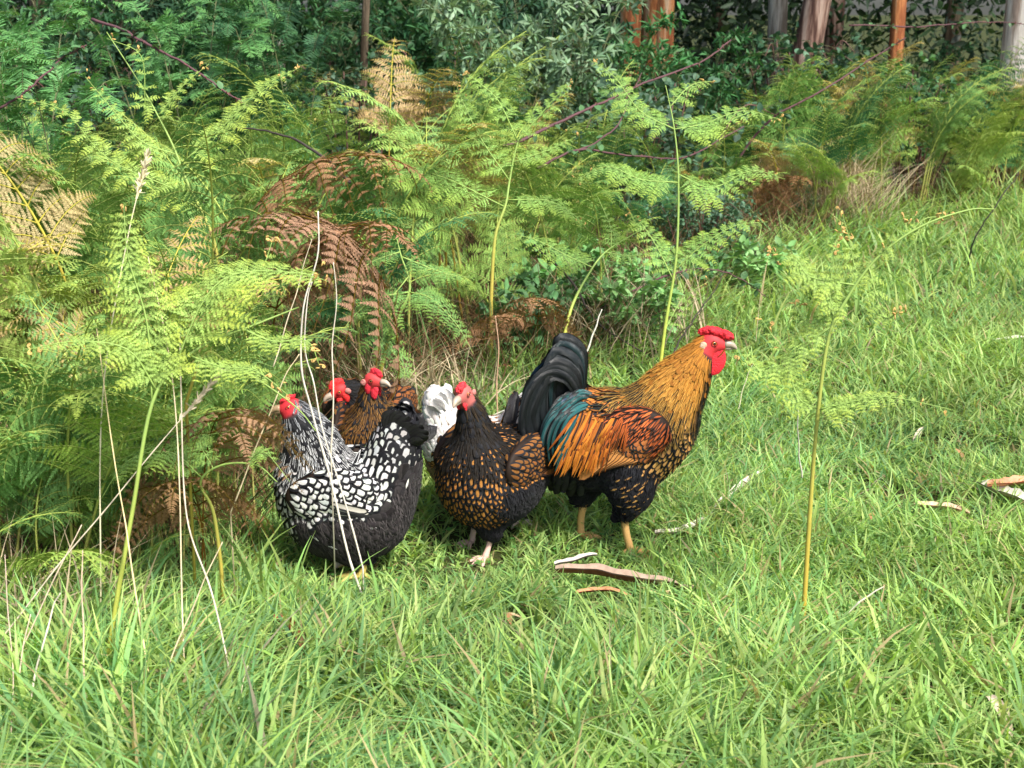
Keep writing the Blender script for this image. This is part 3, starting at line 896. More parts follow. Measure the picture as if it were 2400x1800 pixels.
    # ---- wings
    for sg in (-1, 1):
        w = s['wing']; c = np.array(w['c'], float) * np.array([1, sg, 1]); 
        R = np.array(Matrix.Rotation(w['rot'], 3, 'Y')) @ np.array(Matrix.Rotation(sg * w.get('splay', .12), 3, 'Z'))
        wm0 = MB(); ellipsoid(wm0, c, w['r'], R, 32, 20)
        WV = wm0.V[0]; WQ = wm0.Q[0]
        set_surf(WV, WQ)
        wm = MB(); wm.add(WV, WQ, np.array([.02, .012, .008, 0]), np.array([.02, .012, .008, 1]))
        P, N = sample_surface(WV, WQ, w.get('sp', .011), lambda p: (p[:, 1] * sg > c[1] * sg - .004))
        fx = nz(R @ np.array([-1, 0, -.12]))
        loc = (P - c) @ R / np.array(w['r'])
        s['wingf'](wm, P, N, np.broadcast_to(fx, P.shape), loc, sg, s)
        # flight feathers
        for i, (a0, z0, L, ang, wd) in enumerate(w['flight']):
            o = c + R @ (np.array([a0, 0, z0]) * np.array(w['r'])) + np.array([0, sg * (w['r'][1] * .75 + .0022 * i), 0])
            d = R @ np.array([-math.cos(ang), 0, -math.sin(ang)])
            cc, ll, th = w['fcol'][i % len(w['fcol'])]
            ribbon(wm, [o, o + d * L * .5 + np.array([0, sg * .006, 0]), o + d * L + np.array([0, -sg * .008, -.004])], wd, np.array([0, 0, 1.0]), cc, ll, th, 10, .28, .08 * -sg)
        wm.build("wing", M_FEATH, root)
    # ---- tail
    set_surf(None, None)
    tm = MB(); s['tail'](tm, s); tm.build("tail", s.get('tailmat', M_GLOSS), root)
    # ---- head furniture
    fl = s.get('flesh', (.62, .03, .035))
    cm = MB()
    for (f_, u_, rf, rs_, ru, ang) in s['comb']:
        c = hp + hd * hr * f_ + hu * hr * u_
        Rr = HR @ np.array(Matrix.Rotation(ang, 3, 'Y'))
        ellipsoid(cm, c, np.array([rf, rs_, ru]) * hr, Rr, 26, 18, fl, hr * s.get('comblump', .12), 300 / 1, seed=f_ * 9)
        if s.get('comblump', .12) > .1:
            for q in range(26):
                dd = nz(RNG.normal(0, 1, 3)); dd[2] = abs(dd[2])
                ellipsoid(cm, c + Rr @ (dd * np.array([rf, rs_, ru]) * hr * .95), (hr * .11,) * 3, None, 8, 6, np.array(fl) * RNG.uniform(.85, 1.2))
    cm.build("comb", M_FLESH, root)
    for sg in (-1, 1):
        wl = s['wattle']
        wm_ = MB(); c = hp + hd * hr * wl[0] - hu * hr * (.75 + wl[1] * .5) + hs * sg * hr * .38
        Rr = HR @ np.array(Matrix.Rotation(sg * .12, 3, 'X'))
        ellipsoid(wm_, c, np.array([wl[2], .2, wl[1]]) * hr, Rr, 20, 16, fl, hr * .05, 190)
        ellipsoid(wm_, hp - hd * hr * .25 - hu * hr * .85 + hs * sg * hr * .6, np.array([.4, .22, .75]) * hr, HR, 14, 10, fl, hr * .04, 200)
        wm_.build("wattle", M_FLESH, root)
        em = MB(); ellipsoid(em, hp - hd * hr * .75 - hu * hr * .22 + hs * sg * hr * .8, np.array([.36, .2, .42]) * hr, HR, 12, 10, s.get('lobe', (.55, .38, .26)), hr * .04, 200)
        em.build("ear_lobe", M_FLESH, root)
        ey = MB(); ec = hp + hd * hr * .28 + hu * hr * .12 + hs * sg * hr * .66
        th = np.linspace(0, 2 * math.pi, 15)
        ringp = ec + hs * sg * hr * .15 + (hd[None] * np.cos(th)[:, None] + hu[None] * np.sin(th)[:, None] * .85) * hr * .27
        tube(ey, ringp, hr * .055, 6, red * .8, cap=False)
        ellipsoid(ey, ec, (hr * .23,) * 3, HR, 16, 12, (.55, .19, .03))
        eo = ey.build("eye", M_EYE, root)
        pu = MB(); ellipsoid(pu, ec + hs * sg * hr * .15 + hd * hr * .02, (hr * .125, hr * .1, hr * .125), HR, 14, 10, (.004, .004, .004)); pu.build("pupil", M_EYE, eo)
    bk = MB()
    o = hp + hd * hr * 1.25 - hu * hr * .12
    bl = s.get('beak', 1.0)
    bc = np.array(s.get('beakcol', (.55, .45, .33)))
    g = np.linspace(0, 1, 10)[:, None]
    tube(bk, smooth_path([o + hu * hr * .08, o + hd * hr * .7 * bl + hu * hr * .1, o + hd * hr * 1.25 * bl - hu * hr * .16, o + hd * hr * 1.4 * bl - hu * hr * .38], 10), np.array([.42, .40, .37, .33, .28, .23, .17, .12, .07, .02]) * hr, 10, bc * (.8 + .3 * g))
    tube(bk, smooth_path([o - hu * hr * .2, o + hd * hr * .6 * bl - hu * hr * .26, o + hd * hr * 1.12 * bl - hu * hr * .3], 8), np.array([.34, .3, .26, .22, .17, .12, .07, .02]) * hr, 10, bc * .85)
    bk.build("beak", M_HORN, root)
    return root

def sel(mask, *arrs): return [a[mask] for a in arrs]
def jcol(c, n, a=.2): return np.asarray(c)[None] * RNG.uniform(1 - a, 1 + a, (n, 1)) * RNG.uniform(.95, 1.05, (n, 3))

# laced plumage shared by the hens -----------------------------------------
def laced_plumage(gold, lace, breast_len=.034, breast_w=.024, thr=.34, fluff=BLACK, fleck=.0, backlen=.03):
    def f(mb, P, N, F, k, kn, s):
        n = len(P)
        fz = s['fluff_zone'](P)
        body = ~fz
        m = body
        p, nn_, ff, kk = sel(m, P, N, F, k)
        L = np.full(len(p), breast_len) * RNG.uniform(.85, 1.15, len(p)); W = np.full(len(p), breast_w) * RNG.uniform(.85, 1.1, len(p))
        up = nn_[:, 2] > .5
        L[up] *= .85; W[up] *= .8
        th = np.full(len(p), thr) + RNG.uniform(-.05, .06, len(p))
        c = jcol(gold, len(p))
        nkm = (kk < kn * .85); c[nkm] = np.asarray(lace) * 1.2 + .004
        if s.get('whitetail'):
            wt = (p[:, 0] < -.085) & (p[:, 2] > .2); c[wt] = jcol((.78, .76, .72), int(wt.sum()), .06); th[wt] = .12; lace_ = jcol(lace, len(p), .3); lace_[wt] = (.58, .52, .46)
            feathers(mb, p - nn_ * .001, ff, nn_, L, W, .15, .12, .12, c, lace_, th, 'round'); p = p[:0]; ff = ff[:0]; nn_ = nn_[:0]; L = L[:0]; W = W[:0]; c = c[:0]; th = th[:0]; kk = kk[:0]
        if s.get('bigtail'):
            g = np.clip((-p[:, 0] - .07) / .07, 0, 1) * np.clip((p[:, 2] - .22) / .06, 0, 1)
            L *= 1 + .25 * g; W *= 1 + .2 * g; c = c * (1 - .4 * g[:, None]) ; th = th - .06 * g
            drk = (-p[:, 0] > .155) | (-p[:, 0] > .11) & (p[:, 2] < .26) | (RNG.random(len(p)) < .15 * g)
            th[drk] = .8
        feathers(mb, p - nn_ * .001, ff, nn_, L, W, .15, .12, .12, c, jcol(lace, len(p), .3), th, 'round')
        p, nn_, ff = sel(fz, P, N, F)
        feathers(mb, p, ff, nn_, .042 * RNG.uniform(.8, 1.2, len(p)), .026, .2, .12, .2, jcol(fluff, len(p), .5), jcol(fluff, len(p), .5), .2, 'round', 1)
        if fleck:
            q = RNG.random(len(p)) < fleck
            feathers(mb, p[q] + nn_[q] * .006, ff[q], nn_[q], .03, .012, .1, .25, .2, jcol(gold, q.sum()), jcol(lace, q.sum()), .45, 'point')
    return f

def hackle_fn(c_top, c_bot, l_top, l_bot, thr_top=.3, thr_bot=.35, L0=.028, L1=.062, W0=.0042, W1=.0085, tmix=.55):
    def f(mb, P, N, F, t, s):
        n = len(P); a = np.clip((t - tmix + RNG.normal(0, .08, n)) * 4 + .5, 0, 1)[:, None]
        c = np.asarray(c_top)[None] * (1 - a) + np.asarray(c_bot)[None] * a
        l = np.asarray(l_top)[None] * (1 - a) + np.asarray(l_bot)[None] * a
        th = (thr_top * (1 - a) + thr_bot * a)[:, 0]
        L = (L0 + (L1 - L0) * t) * RNG.uniform(.85, 1.2, n) * s.get('hl', 1); W = W0 + (W1 - W0) * t
        feathers(mb, P - N * .001, F, N, L, W, RNG.uniform(.10, .2, n), .06, .15, c * RNG.uniform(.75, 1.2, (n, 1)), l * RNG.uniform(.75, 1.2, (n, 1)), th, 'point')
    return f

def hen_tail(col, lace, covc, covl, covthr=.3, n=13, L=.135, ang0=35, ang1=100, base=(-.12, 0, .33), spread=.05, lean=0.0, covn=46, covL=.05, covW=.03, thr=.0):
    def f(mb, s):
        b0 = np.array(base, float)
        for i in range(n):
            g = i / (n - 1); sg = 1 if i % 2 else -1
            a = math.radians(ang0 + (ang1 - ang0) * (g * .9 + .05))
            d = np.array([-math.cos(a), sg * (.12 + .22 * (1 - g)), math.sin(a)]); d /= np.linalg.norm(d)
            o = b0 + np.array([RNG.normal(0, .006), sg * spread * .35, -.03 * (1 - g)])
            ribbon(mb, [o, o + d * L * .5, o + d * L * RNG.uniform(.9, 1.05) + np.array([-.012, 0, -.006])], .036, np.array([.5 * math.sin(a), 0, .5 * math.cos(a)]) + np.array([0, sg * .25, 0]), col, lace, thr, 12, .22, .2)
        # coverts over the tail base, laced
        for sg in (-1, 1) if covn else ():
            m = covn
            u = RNG.random(m); v = np.sort(RNG.random(m))[::-1]
            a = np.radians(ang0 - 12 + (ang1 - ang0 + 5) * u)
            r = L * (.05 + .55 * v)
            d = nz(np.stack([-np.cos(a), np.full(m, sg * .18), np.sin(a)], -1) + RNG.normal(0, .12, (m, 3)))
            P = b0 + d * r[:, None] + np.stack([np.zeros(m), sg * (spread * .75 + .018 * (1 - v)), -.02 * (1 - u)], -1)
            N = nz(np.stack([.15 * np.ones(m), np.full(m, sg * 1.0), .25 * np.ones(m)], -1))
            feathers(mb, P, d, N, covL * (.75 + .5 * v), covW * (.8 + .3 * v), .08, .12, .12, jcol(covc, m, .15), jcol(covl, m), covthr, 'round')
    return f
# ---- rooster -------------------------------------------------------------
GOLDN = np.array([.52, .24, .045]); ORANGE = np.array([.50, .155, .02]); MAHOG = np.array([.30, .065, .015])

def rooster_plumage(mb, P, N, F, k, kn, s):
    fz = s['fluff_zone'](P)
    sad = (P[:, 0] < .06) & (P[:, 2] > .285) & ~fz
    br = ~fz & ~sad
    p, n, f = sel(br, P, N, F); m = len(p)
    th = np.full(m, .46) + RNG.uniform(-.08, .08, m)
    blk = (p[:, 0] < .0)
    c = jcol((.50, .26, .08), m); c[blk] = .015
    nk_ = (p[:, 2] > .41); c[nk_] = np.array([.26, .10, .014]); th[nk_] = .02
    feathers(mb, p - n * .002, f, n, .038 * RNG.uniform(.85, 1.15, m), .02 * RNG.uniform(.85, 1.1, m), .14, .12, .12, c, jcol(BLACK, m, .3), th, 'round')
    # thigh and belly: black with sparse golden drops at the front
    p, n, f = sel(fz, P, N, F); m = len(p)
    feathers(mb, p, f, n, .045, .028, .2, .25, .2, jcol(BLACK, m, .4), None, .2, 'round', 1)
    q = (RNG.random(m) < .3) & (p[:, 0] > .035) & (p[:, 2] < .235)
    feathers(mb, p[q] + n[q] * .007, f[q], n[q], .03, .014, .08, .3, .2, jcol((.45, .23, .07), q.sum()), jcol(BLACK, q.sum()), .6, 'point')
    # rump under the saddle
    p, n, f = sel(sad, P, N, F); m = len(p)
    feathers(mb, p, f, n, .04, .014, .14, .12, .15, jcol((.42, .15, .03), m, .25), jcol((.03, .012, .006), m), .35, 'point')
    # saddle: long narrow feathers falling over the flanks and the hind wing
    for i in range(430):
        sg = 1 if i % 2 else -1; a = RNG.random(); h = RNG.random() ** .8
        x0 = -.075 + .155 * a; zt = .452 - .035 * (1 - abs(a - .35)) + RNG.normal(0, .004)
        L = (.6 + .4 * h) * (1.05 if a < .75 else .8)
        dx = -.035 - .03 * RNG.random() + .02 * a
        y0 = sg * (.012 + .05 * RNG.random())
        st = np.array([x0, y0, zt - abs(y0) * .25])
        pts = [st, [x0 + dx * .3, sg * .092, zt - .048 * L - .01], [x0 + dx * .8, sg * (.122 + .004 * RNG.random()), zt - .12 * L], [x0 + dx * 1.3, sg * .121, zt - .185 * L]]
        if a < .12 and RNG.random() < .6: c, l = (.006, .05, .055), (.01, .10, .10)
        elif RNG.random() < .22: c, l = (.02, .01, .008), (.30, .09, .015)
        elif a > .8: c, l = (.34, .075, .012), (.05, .018, .01)
        else:
            u_ = RNG.random(); c = (np.array([.36, .085, .012]) * (1 - u_) + np.array([.52, .19, .022]) * u_) * RNG.uniform(.6, 1.1); l = tuple(c * 1.25); c = tuple(c)
        ribbon(mb, pts, RNG.uniform(.0042, .0078), np.array([1.0, 0, 0]), c, l, RNG.uniform(.2, .4), 12, .6, .04)

def rooster_hackle(mb, P, N, F, t, s):
    n = len(P)
    a = np.clip((t - .66 + RNG.normal(0, .07, n)) * 4.5 + .5, 0, 1)
    front = np.clip((N[:, 0] - .62) * 6, 0, 1) * (t > .25)
    a = np.maximum(a, front)[:, None]
    b = np.clip(t * 1.6, 0, 1)[:, None]
    c = (np.array([.36, .13, .014]) * (1 - b) + np.array([.36, .15, .02]) * b) * (1 - a) + np.array([.010, .012, .012]) * a
    l = (np.array([.40, .15, .02]) * (1 - b) + np.array([.58, .30, .06]) * b) * (1 - a) + np.array([.42, .24, .055]) * a
    l = l * (1 - front[:, None] * .96)
    hi = np.clip(t - .93, 0, 1)[:, None] * 10
    l = l * (1 - np.clip(hi, 0, .95)) + np.array([.006, .03, .03]) * np.clip(hi, 0, .95)
    L = (.030 + .045 * t) * RNG.uniform(.85, 1.2, n); W = .0042 + .0036 * t
    feathers(mb, P - N * .001, F, N, L, W, RNG.uniform(.08, .17, n), .06, .15, c * RNG.uniform(.6, 1.2, (n, 1)), l * RNG.uniform(.75, 1.1, (n, 1)), .34 - .1 * a[:, 0], 'point')

def rooster_wing(mb, P, N, F, loc, sg, s):
    m = len(P); z = loc[:, 2]; x = loc[:, 0]
    d = nz(F + np.array([0, 0, -.55]) * (z[:, None] > -.2) + RNG.normal(0, .06, P.shape))
    bow = (z > .05) | (x > .55)
    p, n, dd, zz = sel(bow, P, N, d, z); q = len(p)
    c = jcol(MAHOG, q, .3) * (1 + .8 * RNG.random((q, 1))); l = jcol((.035, .018, .014), q)
    feathers(mb, p, dd, n, RNG.uniform(.03, .045, q), .0105, .12, .12, .12, c, l, RNG.uniform(.25, .7, q), 'point')
    p, n, dd = sel(~bow, P, N, d); q = len(p)
    feathers(mb, p, dd, n, .036, .023, .12, .12, .12, jcol((.36, .12, .035), q, .15), jcol((.012, .02, .024), q), .34, 'round')

def rooster_tail(mb, s):
    blk = (.006, .008, .009); teal = (.008, .07, .07); teal2 = (.012, .035, .075)
    def arc(o, pts, W, c, l=None, th=.12, side=(.3, 1, .2)):
        ribbon(mb, [np.array(o)] + [np.array(q) for q in pts], W, np.array([.12 + RNG.normal(0, .25), 1 if o[1] > 0 else -1, .25 + RNG.normal(0, .25)]), c, l or tuple(np.array(c) * .6), th, 22, .4, .12, plane=True)
    # stiff main tail feathers, two rows making a narrow roof
    for i in range(12):
        g = i / 11; sg = 1 if i % 2 else -1
        a = math.radians(62 + 50 * g)
        d = np.array([-math.cos(a) * 1.0, sg * (.05 + .1 * (1 - g)), math.sin(a)])
        a2 = math.radians(112 - 60 * (1 - g)); o = np.array([-.085 - .01 * (1 - g), sg * .015, .41])
        d = np.array([-.05 - .85 * (1 - g), sg * .1, .95 - .4 * (1 - g)]); d /= np.linalg.norm(d)
        ribbon(mb, [o, o + d * .06, o + d * .115 + np.array([-.012, 0, -.008])], .042, np.array([.1, sg, .2]), blk, tuple(np.array(blk) * .7), .1, 14, .25, .12, plane=True)
    # sickles arching up and over, falling behind
    for i in range(96):
        sg = 1 if i % 2 else -1; g = RNG.random()
        w = RNG.uniform(.010, .032)
        top = .590 - .10 * g + RNG.normal(0, .006); reach = -.075 - .095 * g
        yy = sg * (.012 + .035 * g + RNG.uniform(0, .012))
        o = (-.055 - .02 * g, sg * .02, .42 - .02 * g)
        arc(o, [(-.055 - .02 * g, yy * .8, top - .05), (-.082 - .02 * g, yy, top - .006), (-.118 - .03 * g, yy, top + .002), (reach - .035 + RNG.normal(0, .006), yy * 1.25, top - .045),
                (reach - .055, yy * 1.35, top - .115 - .03 * g), (reach - .056 + .02 * g, yy * 1.3, top - .19 - .05 * RNG.random())], w,
            tuple(np.array(blk) * RNG.uniform(.7, 2.2)) if RNG.random() < .84 else teal2 if RNG.random() < .3 else (.006, .018, .02), side=(.25, 1 * sg, .1))
    # teal coverts falling from the saddle
    for i in range(84):
        sg = 1 if i % 2 else -1; g = RNG.random(); h = RNG.random()
        x0 = -.05 - .06 * g; z0 = .44 - .015 * g - .03 * h
        yy = sg * (.05 + .04 * h)
        arc((x0 + .03, yy * .5, z0), [(x0 - .012, yy * .9, z0 + .014 - .02 * h), (x0 - .045, yy * 1.1, z0 - .03), (x0 - .062, yy * 1.2, z0 - .085), (x0 - .058, yy * 1.15, z0 - .14 - .05 * RNG.random())],
            RNG.uniform(.010, .017), tuple(np.array(teal) * RNG.uniform(.5, 1.6)) if RNG.random() < .6 else tuple(np.array(teal2) * RNG.uniform(.5, 1.4)) if RNG.random() < .4 else blk, (.004, .006, .007), .3, side=(.4, 1 * sg, .2))
    # black fluffy cushion closing the gap between tail and belly
    P = np.stack([RNG.uniform(-.17, -.06, 150), RNG.uniform(-.07, .07, 150), RNG.uniform(.20, .40, 150)], -1)
    sgn = np.sign(P[:, 1]); N = nz(np.stack([-np.ones(150) * .6, sgn, np.zeros(150)], -1))
    cc = np.array([-.085, 0, .30]); dd = (P - cc) / np.array([.10, .075, .12]); P = cc + nz(dd) * np.array([.09, .07, .12])
    feathers(mb, P, nz(np.tile([-.5, 0, -.9], (150, 1)) + RNG.normal(0, .2, (150, 3))), N, .06, .026, .15, .2, .2, jcol(BLACK, 150, .3), None, .1, 'round')

BIRDS = []
g = G(1408, 1270)
ROOSTER = dict(name="rooster", cat="rooster", label="large rooster with golden orange neck, red comb and arched black-green tail, right of the hens",
    loc=(g[0], g[1], g[2] + .020), yaw=math.radians(-4), hr=.0295, scale=.915,
    head=(.292, 0, .585), hdir=(1, -.06, -.06),
    torso=[(-.09, 0, .335, .06, .06, .105), (-.035, 0, .305, .095, .09, .14), (.05, 0, .30, .105, .102, .145), (.12, 0, .31, .10, .098, .135), (.175, 0, .345, .085, .085, .11)],
    neck=[(.165, 0, .395, .10, .08, .085), (.192, 0, .445, .090, .066, .075), (.226, 0, .495, .068, .052, .058), (.256, 0, .54, .046, .038, .042), (.280, 0, .578, .026, .025, .027)],
    legs=[dict(thigh=[(.07, -.055, .25, .075, .05, .09), (.082, -.06, .19, .066, .046, .07), (.082, -.058, .15, .044, .034, .048), (.070, -.055, .11, .02, .019, .03)], hock=(.066, -.055, .085), foot=(.088, -.055, -.012)),
          dict(thigh=[(-.03, .05, .25, .075, .05, .09), (-.045, .055, .19, .066, .046, .07), (-.050, .055, .145, .042, .034, .05), (-.052, .052, .11, .019, .018, .03)], hock=(-.052, .052, .09), foot=(-.058, .052, -.012))],
    legr=1.15,
    fluff_zone=lambda P: (P[:, 2] < .262 - .25 * np.clip(P[:, 0] - .11, -1, .5) * 3) & (P[:, 2] < .27),
    plumage=rooster_plumage, bsp=.0125, hsp=.0056, hl=1.12, hackle_to=33,
    hackle=rooster_hackle,
    wing=dict(c=(.075, .082, .335), r=(.115, .034, .082), rot=-.30, splay=.10, sp=.0088,
              flight=[(.25 - .09 * i, -.62 + .07 * i, .125 + .002 * i, .02 + .062 * i, .027) for i in range(8)],
              fcol=[((.50, .22, .065), (.03, .015, .008), .13), ((.46, .19, .05), (.03, .015, .008), .15)]),
    wingf=rooster_wing, tail=rooster_tail,
    comb=[(.35, 1.05, 1.2, .5, .42, .2), (-.7, 1.0, .62, .34, .34, -.3), (1.3, .82, .7, .42, .42, .35)], comblump=.13,
    wattle=(.3, 1.5, 1.2), beak=.8, beakcol=(.36, .29, .22), flesh=(.66, .022, .035), face=(.55, .035, .04))

# ---- black and white laced hen ------------------------------------------
def silver_wing(mb, P, N, F, loc, sg, s):
    m = len(P)
    d = nz(F + np.array([0, 0, -.35]) + RNG.normal(0, .06, P.shape))
    feathers(mb, P, d, N, RNG.uniform(.03, .042, m), .026, .14, .12, .14, jcol((.66, .65, .61), m, .12), jcol(BLACK, m), .50, 'round')
g = G(815, 1352)
def silver_plumage(mb, P, N, F, k, kn, s):
    laced_plumage((.64, .63, .60), BLACK, .040, .026, .52, (.026, .023, .023), .03)(mb, P, N, F, k, kn, s)
SILVER = dict(name="hen", cat="hen", label="black and white laced hen with silver streaked neck, facing left beside the dry stalks",
    loc=(g[0], g[1], g[2] - .002), yaw=math.radians(180), hr=.0235, scale=.985,
    head=(.121, 0, .430), hdir=(1, .12, -.12),
    torso=[(-.142, 0, .385, .034, .024, .045), (-.130, 0, .335, .055, .044, .07), (-.112, 0, .265, .072, .075, .10), (-.09, 0, .20, .078, .095, .105), (-.05, 0, .175, .105, .115, .125), (.02, 0, .178, .12, .12, .13), (.07, 0, .205, .095, .11, .115), (.085, 0, .25, .082, .092, .092)],
    neck=[(.072, 0, .295, .078, .080, .074), (.080, 0, .34, .066, .064, .062), (.096, 0, .378, .050, .047, .048), (.110, 0, .408, .035, .033, .035), (.121, 0, .424, .023, .023, .024)],
    legs=[dict(thigh=[(-.02, -.05, .12, .07, .05, .06), (-.035, -.05, .075, .03, .03, .03), (-.04, -.05, .055, .016, .016, .016)], hock=(-.04, -.05, .05), foot=(-.03, -.05, .008)),
          dict(thigh=[(.0, .05, .12, .07, .05, .06), (-.02, .05, .075, .03, .03, .03), (-.04, .05, .055, .016, .016, .016)], hock=(-.045, .05, .05), foot=(-.035, .05, .008))],
    legcol=(.55, .42, .12),
    fluff_zone=lambda P: ((P[:, 2] < .19) & (P[:, 0] < .115 - .6 * np.clip(.12 - P[:, 2], 0, 1)) | (P[:, 0] < -.12) & (P[:, 2] < .265)) ,
    plumage=silver_plumage, bsp=.0138, hsp=.0056, down=.35,
    fluffcol=(.038, .033, .033),
    hackle=hackle_fn((.045, .045, .05), (.014, .014, .016), (.36, .37, .38), (.58, .58, .57), .36, .26, .022, .05, .0036, .0072, .5),
    wing=dict(c=(.02, .098, .238), r=(.11, .024, .062), rot=.05, splay=.06, sp=.0125,
              flight=[(.1 - .02 * i, -.80 + .13 * i, .128 - .007 * i, -.06 + .075 * i, .020) for i in range(6)],
              fcol=[((.56, .53, .45), (.02, .02, .02), .3), ((.45, .42, .36), (.02, .02, .02), .45)]),
    wingf=silver_wing,
    tail=hen_tail((.016, .015, .016), (.008, .007, .008), (.22, .21, .19), (.012, .011, .012), .5, n=28, L=.115, ang0=38, ang1=106, base=(-.125, 0, .325), spread=.04, covn=0, covL=.045, covW=.026, thr=.1), bigtail=True,
    comb=[(.35, .85, .95, .32, .3, .35)], comblump=.1, wattle=(.5, .9, .55), beak=.75, beakcol=(.35, .24, .14), lobe=(.5, .3, .2), flesh=(.62, .03, .045), face=(.52, .03, .04), under=(.03, .03, .032))

# ---- golden laced hen facing the camera ----------------------------------
def gold_wing(cc):
    def f(mb, P, N, F, loc, sg, s):
        m = len(P); d = nz(F + np.array([0, 0, -.35]) + RNG.normal(0, .06, P.shape))
        feathers(mb, P, d, N, RNG.uniform(.03, .04, m), .019, .12, .22, .14, jcol(cc, m, .2), jcol(BLACK, m), .5, 'round')
    return f
g = G(1158, 1300)
GOLD = dict(name="hen", cat="hen", label="golden laced hen with black neck, facing the camera between silver hen and rooster",
    loc=(g[0], g[1] + .05, g[2] + .016), yaw=math.radians(-124), hr=.0245, scale=.965,
    head=(.128, -.004, .442), hdir=(.99, .14, -.24),
    torso=[(-.11, 0, .20, .07, .08, .09), (-.05, 0, .19, .105, .118, .12), (.02, 0, .19, .115, .13, .13), (.075, 0, .195, .09, .118, .115), (.09, 0, .235, .074, .098, .095)],
    neck=[(.085, 0, .285, .058, .060, .066), (.09, 0, .33, .046, .044, .056), (.098, 0, .37, .037, .035, .044), (.11, -.002, .408, .028, .027, .034), (.121, -.004, .43, .021, .021, .024)],
    legs=[dict(thigh=[(.02, -.06, .12, .05, .045, .06), (.0, -.062, .085, .028, .028, .03), (-.005, -.062, .07, .015, .015, .018)], hock=(-.005, -.065, .065), foot=(.012, -.068, -.012)),
          dict(thigh=[(.055, .03, .12, .05, .045, .06), (.06, .03, .075, .034, .032, .04), (.06, .03, .05, .017, .017, .02)], hock=(.06, .03, .045), foot=(.08, .025, -.014))],
    legcol=(.60, .40, .33), legr=.85,
    fluff_zone=lambda P: (P[:, 2] < .095) | ((P[:, 2] < .17) & (P[:, 0] < .06)) | (P[:, 0] < -.11) | ((P[:, 2] < .155) & (np.abs(P[:, 1]) > .092)) | ((P[:, 2] < .2) & (np.abs(P[:, 1]) > .105)),
    plumage=laced_plumage((.37, .155, .035), BLACK, .033, .0185, .56, BLACK), bsp=.0112, hsp=.0064,
    hackle=hackle_fn((.02, .013, .009), (.010, .009, .008), (.09, .055, .018), (.02, .014, .009), .38, .30, .022, .05, .0045, .0085, .3),
    wing=dict(c=(.0, .106, .245), r=(.11, .026, .068), rot=.02, splay=.08, sp=.0112,
              flight=[(.1 - .1 * i, -.4 - .04 * i, .12 - .006 * i, .02 * i, .022) for i in range(5)], fcol=[((.13, .05, .016), (.02, .012, .01), .4)]),
    wingf=gold_wing((.20, .08, .02)),
    tail=hen_tail((.014, .012, .013), (.008, .007, .007), (.36, .15, .04), BLACK, .36, n=12, L=.12, ang0=25, ang1=75, base=(-.10, 0, .27)),
    comb=[(.45, .85, .8, .42, .38, .3)], comblump=.12, wattle=(.6, .62, .42), beak=.85, beakcol=(.45, .36, .27), lobe=(.5, .2, .17), flesh=(.66, .035, .045), face=(.42, .11, .095))

# ---- white and orange hen behind -----------------------------------------
g = G(1172, 1228)
def pale_wing(mb, P, N, F, loc, sg, s):
    m = len(P); d = nz(F + np.array([0, 0, -.35]) + RNG.normal(0, .06, P.shape))
    feathers(mb, P, d, N, RNG.uniform(.03, .04, m), .023, .12, .22, .14, jcol((.48, .17, .05), m, .15), jcol((.10, .05, .035), m), .25, 'round')
def white_tail(mb, s):
    hen_tail((.80, .78, .75), (.76, .73, .69), (.80, .77, .72), (.62, .50, .42), .1, n=14, L=.10, ang0=60, ang1=108, base=(-.135, 0, .34), spread=.04, covn=0)(mb, s)
PALE = dict(name="hen", cat="hen", label="white-tailed orange laced hen mostly hidden behind the golden hen and the rooster",
    loc=(g[0] - .028, g[1], g[2] - .002), yaw=math.radians(18), hr=.024, scale=.93,
    head=(.195, 0, .425), hdir=(1, .2, -.1),
    whitetail=True, torso=[(-.155, 0, .385, .036, .032, .045), (-.140, 0, .325, .055, .050, .07), (-.118, 0, .245, .072, .078, .095), (-.05, 0, .195, .10, .105, .115), (.03, 0, .20, .11, .108, .12), (.09, 0, .215, .085, .10, .11), (.12, 0, .255, .07, .085, .085)],
    neck=[(.11, 0, .29, .068, .068, .07), (.13, 0, .33, .056, .052, .056), (.155, 0, .37, .042, .040, .042), (.178, 0, .405, .030, .029, .03), (.19, 0, .42, .022, .022, .024)],
    legs=[dict(thigh=[(.05, -.05, .12, .05, .045, .06), (.06, -.05, .075, .026, .026, .03), (.062, -.05, .06, .015, .015, .018)], hock=(.062, -.05, .055), foot=(.075, -.05, .008)),
          dict(thigh=[(-.01, .05, .12, .05, .045, .06), (-.01, .05, .075, .026, .026, .03), (-.01, .05, .06, .015, .015, .018)], hock=(-.01, .05, .055), foot=(0.0, .05, .008))],
    legcol=(.6, .5, .42), legr=.9,
    fluff_zone=lambda P: (P[:, 2] < .14) & (P[:, 0] < .10) | (P[:, 0] < -.13) & (P[:, 2] < .18),
    fluffcol=(.34, .27, .2),
    plumage=laced_plumage((.52, .235, .075), (.045, .022, .015), .030, .018, .30, (.30, .2, .13)), bsp=.0112, hsp=.0075,
    hackle=hackle_fn((.75, .72, .68), (.72, .68, .62), (.80, .78, .75), (.66, .52, .42), .2, .2, .025, .055, .005, .010, .5),
    wing=dict(c=(.015, .10, .235), r=(.11, .026, .065), rot=.0, splay=.08, sp=.012,
              flight=[(.1 - .1 * i, -.35 - .04 * i, .125 - .006 * i, .02 * i, .024) for i in range(5)], fcol=[((.36, .10, .035), (.55, .42, .33), .12)]),
    wingf=pale_wing, tail=white_tail,
    comb=[(.35, .8, .9, .36, .34, .3)], comblump=.12, wattle=(.5, .8, .5), under=(.35, .25, .18))

